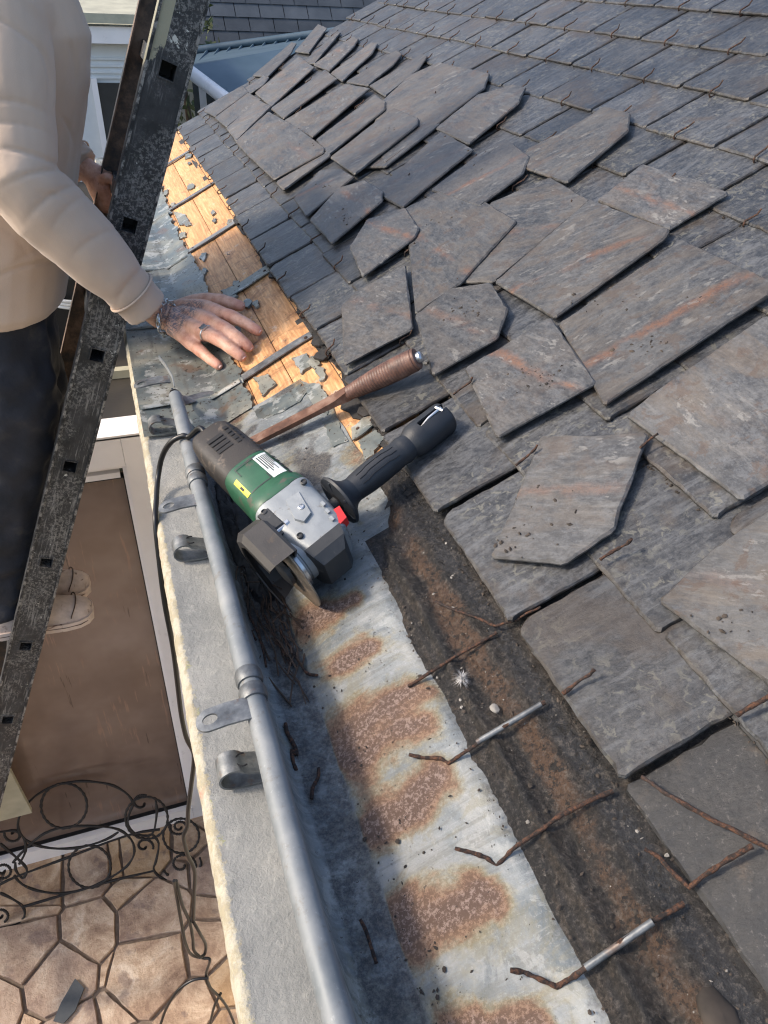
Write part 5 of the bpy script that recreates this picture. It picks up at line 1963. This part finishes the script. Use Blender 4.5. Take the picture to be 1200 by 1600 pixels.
# --- trousers
mb = MB()
mb.loft([ell((-.285, 1.76, -.16), .11, .155), ell((-.275, 1.76, -.09), .128, .172), ell((-.268, 1.76, 0), .132, .175), ell((-.262, 1.76, .06), .125, .168)])
for yk, dx in ((1.668, 0.0), (1.80, .012)):
    mb.tube([(-.268 + dx, yk + .01, -.06), (-.262 + dx, yk, -.16), (-.295 + dx, yk - .004, -.31), (-.350 + dx, yk - .006, -.47), (-.400 + dx, yk - .01, -.62), (-.432 + dx, yk - .012, -.735)], [.104, .102, .090, .084, .080, .078], 22, rounded=False)
V, N, F = baked(mb, .009, 4)
for i in range(len(V)):
    p = V[i]
    V[i] = p + N[i] * (-.016 * abs(nz(p[0], p[1], p[2] * .6, 11)) + .010 * nz(p[0], p[1], p[2], 24) + .006 * math.sin(p[2] * 75 + 4 * nz(p[0], p[1], p[2], 8)) * float(sstep(-.35, -.65, p[2])))
m_ = MB()
m_.add(V, F)
m_.build('trousers', 'trousers', per, 180)
# --- shoes
for yk, dx in ((1.640, 0.0), (1.752, -.005)):
    secs_s, secs_u = [], []
    for x, hw_, hh in ((-.478, .012, .05), (-.472, .026, .062), (-.44, .036, .082), (-.40, .037, .095), (-.36, .039, .085), (-.32, .043, .066), (-.28, .046, .056), (-.245, .043, .050), (-.222, .033, .042), (-.210, .016, .03)):
        z0 = -.806
        hh *= 1.2
        hw_ *= 1.08
        x_ = x + dx
        secs_u.append([(x_, yk + hw_ * math.cos(a) * (1 if math.sin(a) < .3 else .92), z0 + .02 + max(0, math.sin(a)) ** .8 * (hh - .02) - .004 * (math.sin(a) < 0)) for a in np.linspace(0, 2 * math.pi, 20, endpoint=False)])
        secs_s.append([(x_ + .002, yk + q * (hw_ + .005), z0 + zz) for q, zz in ((-1, 0), (1, 0), (1.02, .012), (1, .024), (-1, .024), (-1.02, .012))])
    s_ = thing_part = MB().loft(secs_u).build('shoe', 'shoe_white', per, 50)
    MB().loft(secs_s).build('sole', 'shoe_sole', s_, 40)
    MB().tube([(-.262 + dx + .018 * math.cos(a), yk + .047 * math.sin(a), -.806 + .026 + .036 * max(0, math.cos(a * 1.0)) ** .5) for a in np.linspace(-1.5, 1.5, 17)], .0016, 6).build('toe_seam', 'twig', s_, 60)
    MB().tube([(x_ + dx, yk + sg * (w_ + .0045), -.806 + .0135) for sg, L_ in ((-1, ((-.47, .030), (-.44, .040), (-.36, .043), (-.28, .051), (-.24, .048), (-.222, .037))),) for x_, w_ in L_], .0012, 6).build('sole_line', 'twig', s_, 60)
    for k in range(4):
        xx = -.375 + k * .024 + dx
        zt = -.806 + .106 - k * .010
        MB().tube([(xx, yk - .026, zt - .018), (xx + .002, yk, zt + .001), (xx, yk + .026, zt - .018)], .0028, 6).build('lace', 'shoe_white', s_, 60)

# --- body: head, neck, arms and hands, legs as one mesh
def hand_near():
    mb = MB()

    def A(px, py, o):
        # point above the sloping boards / zinc
        y, v = PR(px, py, o)
        if v > 0:
            return RP(y, v, o)
        return PZ(px, py, o)
    W0 = WRN + (ELN - WRN) * .25
    W1 = A(252, 494, .058)
    W2 = A(272, 500, .056)
    mb.tube([W0, W1, W2], [.034, .0275, .0265], 18, rounded=True)
    fing = {
        'index': [(285, 483, .052, .0190), (318, 481, .050, .0155), (340, 488, .050, .0135), (362, 495, .046, .0118), (383, 505, .034, .0108), (402, 517, .017, .0095)],
        'middle': [(282, 494, .056, .0195), (306, 495, .057, .0160), (328, 502, .058, .0138), (352, 514, .050, .0120), (372, 528, .036, .0110), (388, 542, .017, .0096)],
        'ring': [(278, 503, .056, .0190), (298, 510, .056, .0160), (318, 519, .056, .0135), (341, 530, .048, .0118), (360, 544, .034, .0108), (377, 557, .017, .0094)],
        'pinky': [(272, 511, .050, .0185), (286, 523, .048, .0155), (299, 536, .044, .0128), (314, 549, .036, .0105), (328, 561, .026, .0095), (341, 571, .015, .0082)],
        'thumb': [(276, 486, .050, .0200), (305, 474, .044, .0175), (328, 470, .040, .0145), (345, 470, .038, .0125), (362, 474, .030, .0118), (375, 478, .020, .0100)],
    }
    tips = {}
    for nm, L in fing.items():
        P = [A(x, y, o) for x, y, o, r in L]
        Q = smooth_path(P, 4)
        R_ = np.interp(np.linspace(0, len(P) - 1, len(Q)), range(len(P)), [q[3] * 1.13 for q in L])
        # knuckle swellings
        t = np.linspace(0, len(P) - 1, len(Q))
        R_ = R_ * (1 + .07 * np.exp(-((t - 3) / .3) ** 2) + .06 * np.exp(-((t - 2) / .35) ** 2) - .05 * np.exp(-((t - 2.5) / .25) ** 2) - .04 * np.exp(-((t - 3.6) / .25) ** 2))
        mb.tube(Q, list(R_), 16, rounded=True, flat=None)
        tips[nm] = (P[-1], P[-2], P[2], P[3])
    return mb, tips


hb, tips = hand_near()
mb = hb
# arms, trunk and legs under the clothes
mb.tube([WRN + (ELN - WRN) * .25, ELN, SHN, (-.1, 1.76, .56), SHF, ELF, WRF + (ELF - WRF) * .3], [.034, .04, .055, .075, .055, .04, .032], 16, rounded=True)
mb.tube([(-.09, 1.76, .60), (-.15, 1.76, .36), (-.25, 1.76, .06), (-.265, 1.76, -.06)], [.07, .10, .10, .09], 16, rounded=True)
# far hand closed round the far stile
mb.tube([WRF + (ELF - WRF) * .3, WRF + (.012, -.003, -.010), WRF + (.026, -.006, -.026)], [.032, .027, .028], 14, rounded=True)
hc = WRF + np.array([.036, -.008, -.04])
mb.tube([hc + (-.012, 0, .02), hc, hc + (.006, 0, -.03)], [.03, .036, .032], 16, rounded=True)
for k in range(4):
    b = hc + np.array([.012 - .003 * k, -.004, .022 - .021 * k])
    mb.tube([b, b + (.030, -.012, -.002), b + (.048, -.032, -.004), b + (.036, -.050, -.006), b + (.014, -.056, -.006)], [.0125, .0115, .0105, .0098, .009], 10, rounded=True)
mb.tube([hc + (.0, -.02, .02), hc + (.012, -.036, .026), hc + (.03, -.046, .020)], [.014, .012, .0105], 10, rounded=True)
# neck and head (above the frame)
mb.tube([(-.085, 1.76, .60), (-.070, 1.76, .70), (-.055, 1.76, .76)], [.062, .056, .055], 20)
HC = np.array([-.03, 1.76, .835])
secs = []
for z, rx, ry, dx in ((-.125, .03, .028, .045), (-.115, .05, .045, .035), (-.09, .072, .058, .02), (-.05, .088, .067, .008), (0, .098, .074, 0), (.04, .100, .077, -.006), (.08, .088, .068, -.012), (.105, .06, .05, -.016), (.118, .025, .022, -.018)):
    secs.append(ell((HC[0] + dx, HC[1], HC[2] + z), rx, ry))
mb.loft(secs)
mb.tube([HC + (.092, 0, .02), HC + (.108, 0, -.012), HC + (.112, 0, -.03), HC + (.095, 0, -.04)], [.008, .011, .013, .010], 10, rounded=True)
for s in (-1, 1):
    mb.tube([HC + (-.012, s * .076, .03), HC + (-.02, s * .086, .012), HC + (-.012, s * .08, -.025)], [.011, .014, .009], 8, rounded=True)
    mb.tube([HC + (.078, s * .032, .006), HC + (.082, s * .032, .006)], [.014, .012], 8, rounded=True)
mb.tube([HC + (.088, -.022, -.07), HC + (.098, 0, -.068), HC + (.088, .022, -.07)], [.006, .009, .006], 8, rounded=True)
for yk, dx in ((1.66, 0.0), (1.775, .005)):
    mb.tube([(-.265, 1.76, -.04), (-.266 + dx, yk, -.16), (-.35 + dx, yk - .004, -.46), (-.40 + dx, yk - .008, -.62), (-.428 + dx, yk - .012, -.70), (-.43 + dx, yk - .014, -.752), (-.40 + dx, yk - .016, -.765)], [.08, .075, .052, .045, .036, .034, .03], 14, rounded=True)
V2, N2, F2 = baked(mb, .0030, 4, .45)
bd = MB()
bd.add(V2, F2)
me = bd.mesh('body', 180)
ic = RO(282, 492, .07)
kn = [tips[k][2] for k in ('index', 'middle', 'ring', 'pinky')] + [tips[k][3] for k in ('index', 'middle', 'ring', 'pinky')] + [tips[k][0] for k in tips]
VA = np.array(bd.v)
ink = sstep(.062, .042, np.linalg.norm(VA - ic, axis=1))
red = np.max([np.exp(-(np.linalg.norm(VA - q, axis=1) / .016) ** 2) for q in kn], axis=0)
for k, a in (('ink', ink), ('red', red)):
    at = me.attributes.new(k, 'FLOAT', 'POINT')
    at.data.foreach_set('value', np.asarray(a, np.float32))
body = link('body', me, 'skin', per)
# nails
for nm, (t, pv, _a, _b) in tips.items():
    d = (t - pv) / np.linalg.norm(t - pv)
    up = NRM - d * (NRM @ d)
    up /= np.linalg.norm(up)
    sd_ = np.cross(d, up)
    r_ = .0078 if nm != 'pinky' else .0064
    c = t + d * .003 + up * r_ * 1.02
    P = []
    for i, q in enumerate(np.linspace(-1, 1, 7)):
        for w_ in np.linspace(-1, 1, 5):
            kx = q * .0062 * math.sqrt(max(.05, 1 - .35 * w_ * w_))
            P.append(c + d * kx + sd_ * w_ * r_ * .62 - up * (abs(w_) ** 2 * .0022 + max(0, q) * .0016))
    MB().add(P, [(i * 5 + j, (i + 1) * 5 + j, (i + 1) * 5 + j + 1, i * 5 + j + 1) for i in range(6) for j in range(4)]).build('fingernail', 'nail_skin', body, 180)
# hair
mb = MB()
secs = []
for z, rx, ry, dx in ((-.02, .09, .078, -.028), (.02, .100, .083, -.02), (.06, .102, .083, -.014), (.09, .088, .073, -.014), (.115, .06, .052, -.018), (.128, .02, .02, -.02)):
    secs.append(ell((HC[0] + dx, HC[1], HC[2] + z), rx, ry))
mb.loft(secs)
mb.build('hair', 'hair_brown', per, 60)
# chain bracelet and signet ring
br_c = RO(261, 497, .056) if PR(261, 497, .056)[1] > 0 else PZ(261, 497, .058)
br_t = (PZ(285, 500, .06) - PZ(245, 492, .062))
br_t /= np.linalg.norm(br_t)
u = np.cross(br_t, [0, 0, 1.0])
u /= np.linalg.norm(u)
w_ = np.cross(u, br_t)
bra = MB().tube([br_c + u * .0335 * math.cos(a) + w_ * .0315 * math.sin(a) for a in np.linspace(0, 2 * math.pi, 41)], .0008, 5).build('bracelet', 'silver', per, 60)
nl = 18
for k in range(nl):
    a = 2 * math.pi * k / nl
    c = br_c + (u * math.cos(a) + w_ * math.sin(a)) * .0345
    tg = -u * math.sin(a) + w_ * math.cos(a)
    rd = u * math.cos(a) + w_ * math.sin(a)
    sd_ = br_t if k % 2 == 0 else rd
    MB().tube([c + tg *   .0078 * math.cos(q) + sd_ * .0046 * math.sin(q) for q in np.linspace(0, 2 * math.pi, 13)], .0017, 6).build('chain_link', 'silver', bra, 60)
rp0, rp1 = tips['ring'][2], tips['ring'][3]
rd_ = (rp1 - rp0) / np.linalg.norm(rp1 - rp0)
rc = rp0 * .72 + rp1 * .28
u = np.cross(rd_, NRM)
u /= np.linalg.norm(u)
w_ = np.cross(u, rd_)
ring = MB().tube([rc + (u * math.cos(a) + w_ * math.sin(a)) * .0158 for a in np.linspace(0, 2 * math.pi, 25)], .0018, 8).build('ring', 'silver', per, 60)
if w_ @ NRM < 0:
    w_ = -w_
MB().box(rc + w_ * .0172, (.0135, .0135, .0035), np.stack([u, rd_, w_], 1)).build('ring_plate', 'silver', ring)

# ------------------------------------------------------------------ wing with the brown door
DY = 2.16
ver = thing('veranda', 'white framed veranda front with a large brown door panel', 'veranda', (-.5, DY, GZ))
dr = MB().box((-.505, DY + .012, (-2.56 - .70) / 2), (.87, .02, 2.56 - .70)).build('door_panel', 'door_panel', ver)
fr_parts = [((-.035, DY - .005, (GZ - .54) / 2), (.066, .07, -.54 - GZ)), ((-.505, DY - .005, -.5925), (.872, .07, .105)), ((-.505, DY - .005, -2.60), (.872, .07, .085)), ((-.975, DY - .005, (GZ - .54) / 2), (.066, .07, -.54 - GZ))]
for c, s in fr_parts:
    MB().box(c, s).build('door_frame', 'white_pvc', ver)
for c, s in (((-.074, DY - .002, -1.63), (.011, .05, 1.96)), ((-.505, DY - .002, -.652), (.850, .05, .014)), ((-.505, DY - .002, -.69), (.828, .03, .02)), ((-.936, DY - .002, -1.63), (.011, .05, 1.96))):
    MB().box(c, s).build('glazing_bead', 'white_pvc', ver)
for c, s in (((-.0815, DY - .0012, -1.63), (.004, .03, 1.86)), ((-.505, DY - .0012, -2.5555), (.85, .03, .004)), ((-.505, DY - .0012, -.702), (.85, .03, .004))):
    MB().box(c, s).build('gasket', 'black', ver)
MB().box((-1.95, DY + .02, (GZ - .54) / 2), (1.88, .08, -.54 - GZ)).build('side_wall', 'wall_render', ver)
MB().box((-1.45, DY + .02, -.5395), (2.9, .12, .012)).build('capping', 'white_pvc', ver)
MB().add([(-2.9, DY + .08, -.58), (.0, DY + .08, -.58), (.0, 5.4, -.50), (-2.9, 5.4, -.50)], [(0, 1, 2, 3)]).build('flat_roof', 'bitumen_roof', ver, None)
for k, y in enumerate((2.62, 3.3, 4.0)):
    MB().box((-1.45, y, -.565 + (y - 2.24) * .025), (2.9, .035, .03)).build('roof_bar', 'pale_board', ver)
bd_ = MB().box((0, 0, 0), (.34, .02, .9), np.array(Matrix.Rotation(.12, 3, 'X')))
bd_.v = [(x - .86, y + 2.03, z - 1.42 - .35) for x, y, z in bd_.v]
tag(bd_.build('leaning_board', 'pale_board', None), 'pale olive board leaning at the door left of the ladder', 'board')

# ------------------------------------------------------------------ wrought iron scrollwork leaning on the door
iron = thing('wrought_iron_panel', 'black wrought iron scroll panel leaning at the foot of the brown door', 'ironwork', (-.5, 1.9, GZ))
pt0 = np.array([0, 1.88, GZ + .01])
pn = np.array([0, -math.sin(math.radians(62)), math.cos(math.radians(62))])


def PI_(px, py):
    r = ray(px, py)
    c = pt0 - np.array([0, 0, H])
    return r * (pn @ c) / (pn @ r) + np.array([0, 0, H])


def arc(cx, cy, rx, ry, a0, a1, n=40, rot=0):
    out = []
    for a in np.radians(np.linspace(a0, a1, n)):
        x, y = rx * math.cos(a), ry * math.sin(a)
        out.append((cx + x * math.cos(rot) - y * math.sin(rot), cy + x * math.sin(rot) + y * math.cos(rot)))
    return out


def spiral(cx, cy, r0, r1, a0, a1, n=50):
    return [(cx + (r0 + (r1 - r0) * t) * math.cos(math.radians(a0 + (a1 - a0) * t)), cy + .85 * (r0 + (r1 - r0) * t) * math.sin(math.radians(a0 + (a1 - a0) * t))) for t in np.linspace(0, 1, n)]


scrolls = [
    arc(100, 1259, 36, 35, 0, 360, 40, -.3),
    [(210, 1258), (200, 1242), (178, 1228), (150, 1222), (118, 1221), (85, 1228), (55, 1244), (35, 1266), (28, 1288), (34, 1306), (55, 1320), (90, 1326), (130, 1323), (165, 1312), (185, 1300)],
    arc(140, 1354, 33, 33, 0, 360, 40, -.2),
    [(20, 1348), (40, 1326), (70, 1302), (105, 1292), (150, 1291), (185, 1296), (205, 1312), (210, 1330), (204, 1346), (190, 1360), (160, 1378), (130, 1390), (95, 1396), (60, 1392), (35, 1382), (22, 1368)],
    arc(229, 1278, 33, 33, 0, 360, 40, -.4), spiral(221, 1255, 4, 16, 0, 300), [(208, 1258), (202, 1272), (200, 1290), (215, 1304), (238, 1303), (245, 1270), (243, 1250)],
    arc(283, 1306, 28, 27, 0, 360, 36), spiral(280, 1292, 3, 16, 0, 560), spiral(225, 1322, 3, 15, 20, 380),
    [(238, 1304), (248, 1318), (244, 1345), (240, 1358), (250, 1370), (270, 1374), (300, 1368), (314, 1352), (312, 1340)], spiral(284, 1351, 4, 30, 0, 520),
    [(0, 1382), (25, 1370), (100, 1342), (200, 1305), (250, 1296)], [(36, 1417), (110, 1395), (180, 1375), (240, 1361)],
    [(-30, 1300), (0, 1300), (25, 1298), (38, 1312), (40, 1330), (30, 1350)], spiral(22, 1304, 3, 16, 200, 560), [(0, 1318), (20, 1335), (38, 1352), (42, 1362), (35, 1372), (25, 1360), (24, 1348)],
    [(0, 1395), (20, 1405), (36, 1417), (38, 1432), (25, 1443), (0, 1450), (-30, 1452)], spiral(0, 1430, 3, 14, 0, 420), spiral(4, 1360, 3, 18, 0, 560),
]
for s in scrolls:
    Q = smooth_path([PI_(x, y) for x, y in s], 3)
    rad = [.0055 + .0011 * math.sin(k * 1.3) for k in range(len(Q))]
    MB().tube(Q, rad, 7).build('scroll', 'wrought_iron', iron, 60)

# ------------------------------------------------------------------ things behind
out = thing('white_outbuilding', 'white boarded outbuilding with pale roof edge behind the roofer', 'outbuilding', (-.4, 5.7, GZ))
oy = 5.7
x0_, x1_ = -2.4, PY(232, 100, oy)[0] + .12
zt = PY(150, 68, oy)[2]
MB().box(((x0_ + x1_) / 2, oy + .6, (GZ + zt) / 2), (x1_ - x0_, 1.2, zt - GZ)).build('wall', 'white_paint', out)
for py in (92, 103, 113, 121):
    z = PY(190, py, oy)[2]
    MB().box(((x0_ + x1_) / 2, oy - .006, z), (x1_ - x0_, .012, .012)).build('siding_lap', 'white_paint', out)
zf = PY(180, 55, oy - .1)[2]
MB().box(((x0_ + x1_) / 2, oy - .05, zf), (x1_ - x0_ + .1, .10, .09)).build('fascia', 'white_pvc', out)
MB().add([(x0_, oy - .12, zf + .05), (x1_ + .05, oy - .12, zf + .05), (x1_ + .05, oy + 1.3, zf + .22), (x0_, oy + 1.3, zf + .22)], [(0, 1, 2, 3)]).build('roof', 'pale_board', out, None)
MB().box(((x0_ + x1_) / 2, oy - .10, zf + .085), (x1_ - x0_ + .1, .04, .05)).build('roof_edge', 'pale_board', out)
zb = PY(180, 122, oy)[2]
MB().box((x1_ - .25, oy - .012, zb - .45), (.42, .02, .85)).build('door_pane', 'dark_glass', out)
for dx in (-.47, -.03):
    MB().box((x1_ + dx, oy - .02, zb - .45), (.035, .04, .9)).build('door_post', 'white_pvc', out)

sh = thing('metal_roof_shed', 'shed with blue grey metal roof and white gutter beyond the verge', 'shed', (1.6, 7.6, GZ))
A_, B_ = PY(292, 104, 6.6), PY(372, 165, 6.0)
C_, D_ = PY(470, 62, 8.2), PY(306, 84, 8.6)
dAB = (B_ - A_)
B2 = A_ + dAB * 2.2
C2 = D_ + (C_ - D_) * 2.0
MB().add([A_, B2, C2, D_], [(0, 1, 2, 3)]).build('roof', 'blue_metal', sh, None)
for k in range(1, 18):
    t = k / 18
    p, q = A_ + (B2 - A_) * t, D_ + (C2 - D_) * t
    MB().tube([p + (0, 0, .012), q + (0, 0, .012)], .012, 5).build('seam', 'blue_metal', sh, 60)
MB().tube([D_ + (0, 0, .03), C2 + (0, 0, .03)], .035, 8).build('ridge', 'blue_metal', sh, 60)
MB().tube([A_ + (0, -.03, -.02), B2 + (0, -.03, -.02)], .05, 10).build('gutter', 'white_pvc', sh, 60)
wq = np.array([.04, .10, 0])
lo = np.array([0, 0, 1.0])
for t0_, t1_, mt_, nm in ((.0, .06, 'dark_glass', 'opening'), (.06, .13, 'white_pvc', 'post'), (.13, .28, 'dark_glass', 'opening'), (.28, .40, 'white_pvc', 'post'), (.40, 1.0, 'timber_orange', 'timber_wall')):
    p, q = A_ + (B2 - A_) * t0_ + wq, A_ + (B2 - A_) * t1_ + wq
    MB().add([(p[0], p[1], GZ), (q[0], q[1], GZ), (q[0], q[1], q[2] - .03), (p[0], p[1], p[2] - .03)], [(0, 1, 2, 3)]).build(nm, mt_, sh, None)

fh = thing('far_house', 'distant house with a large dark slate roof', 'house', (2.5, 11, GZ))
fb, fw = 9.6, 6.0
zlow = PY(380, 92, fb)[2]
ur = math.radians(52)
sl_n = 26
ex = .16
for i in range(sl_n):
    yb_, zb_ = fb + i * ex * math.cos(ur), zlow + i * ex * math.sin(ur)
    mb = MB()
    x = .2 + (i % 2) * .14
    while x < fw:
        mb.add([(x + .004, yb_ - .012, zb_), (x + .276, yb_ - .012, zb_), (x + .276, yb_ + .2 * math.cos(ur), zb_ + .2 * math.sin(ur) - .004), (x + .004, yb_ + .2 * math.cos(ur), zb_ + .2 * math.sin(ur) - .004)], [(0, 1, 2, 3)])
        x += .28
    o = mb.build('slate_course', 'far_slates', fh, None)
    tag(o, kind='stuff')
MB().add([(0, fb + .02, zlow - .05), (fw, fb + .02, zlow - .05), (fw, fb + sl_n * ex * math.cos(ur), zlow + sl_n * ex * math.sin(ur) - .06), (0, fb + sl_n * ex * math.cos(ur), zlow + sl_n * ex * math.sin(ur) - .06)], [(0, 1, 2, 3)]).build('roof_deck', 'black', fh, None)
MB().box((fw / 2, fb + 2.2, (GZ + zlow) / 2), (fw, 4.0, zlow - GZ)).build('wall', 'wall_render', fh)

# hedge behind the outbuilding
hdg = thing('hedge', 'dark hedge behind the white outbuilding', 'hedge', (-.6, 9, GZ))
hr = random.Random(8)
mb = MB()
for _ in range(5000):
    x, y, z = hr.uniform(-3.5, 1.4), hr.uniform(8.6, 9.6), GZ + 3.6 * hr.random() ** .7
    z += .35 * nz(x, y, 0, 1.2)
    s = hr.uniform(.03, .08)
    a = np.array([hr.gauss(0, 1), hr.gauss(0, 1), hr.gauss(0, 1)])
    a /= np.linalg.norm(a)
    b = np.cross(a, [hr.gauss(0, 1), hr.gauss(0, 1), hr.gauss(0, 1)])
    b /= np.linalg.norm(b) + 1e-9
    p = np.array([x, y, z])
    mb.add([p - a * s, p + b * s * .5, p + a * s, p - b * s * .5], [(0, 1, 2, 3)])
mb.build('leaves', 'foliage', hdg, None)
for k in range(7):
    x = -3.2 + k * .7
    MB().tube([(x, 9.1, GZ), (x + .05, 9.1, GZ + 1.6), (x - .05, 9.15, GZ + 3.2)], [.05, .04, .015], 7).build('stem', 'bark', hdg, 60)

# a white hose coil and a dark crate on the flat roof behind the roofer
hs_ = thing('garden_hose', 'white hose coil seen behind the ladder under the sleeve', 'hose', (-.25, 3.0, -.5))
for k in range(3):
    c = np.array(PY(112, 452, 2.9)) + (-.03, 0, -.01 - .012 * k)
    MB().tube([c + np.array([.085 * math.cos(a), .09 * math.sin(a), .01 * math.sin(a * 2)]) for a in np.linspace(0, 2 * math.pi, 40)], .006, 7).build('hose_turn', 'white_paint', hs_, 60)
cr_ = thing('dark_crate', 'dark crate on the flat roof between trousers and ladder', 'crate', (-.22, 2.9, -.5))
MB().box((-.26, 3.0, -.41), (.34, .3, .26)).build('crate_body', 'black', cr_)
MB().box((-.26, 3.0, -.275), (.36, .32, .012)).build('crate_rim', 'grinder_dark', cr_)
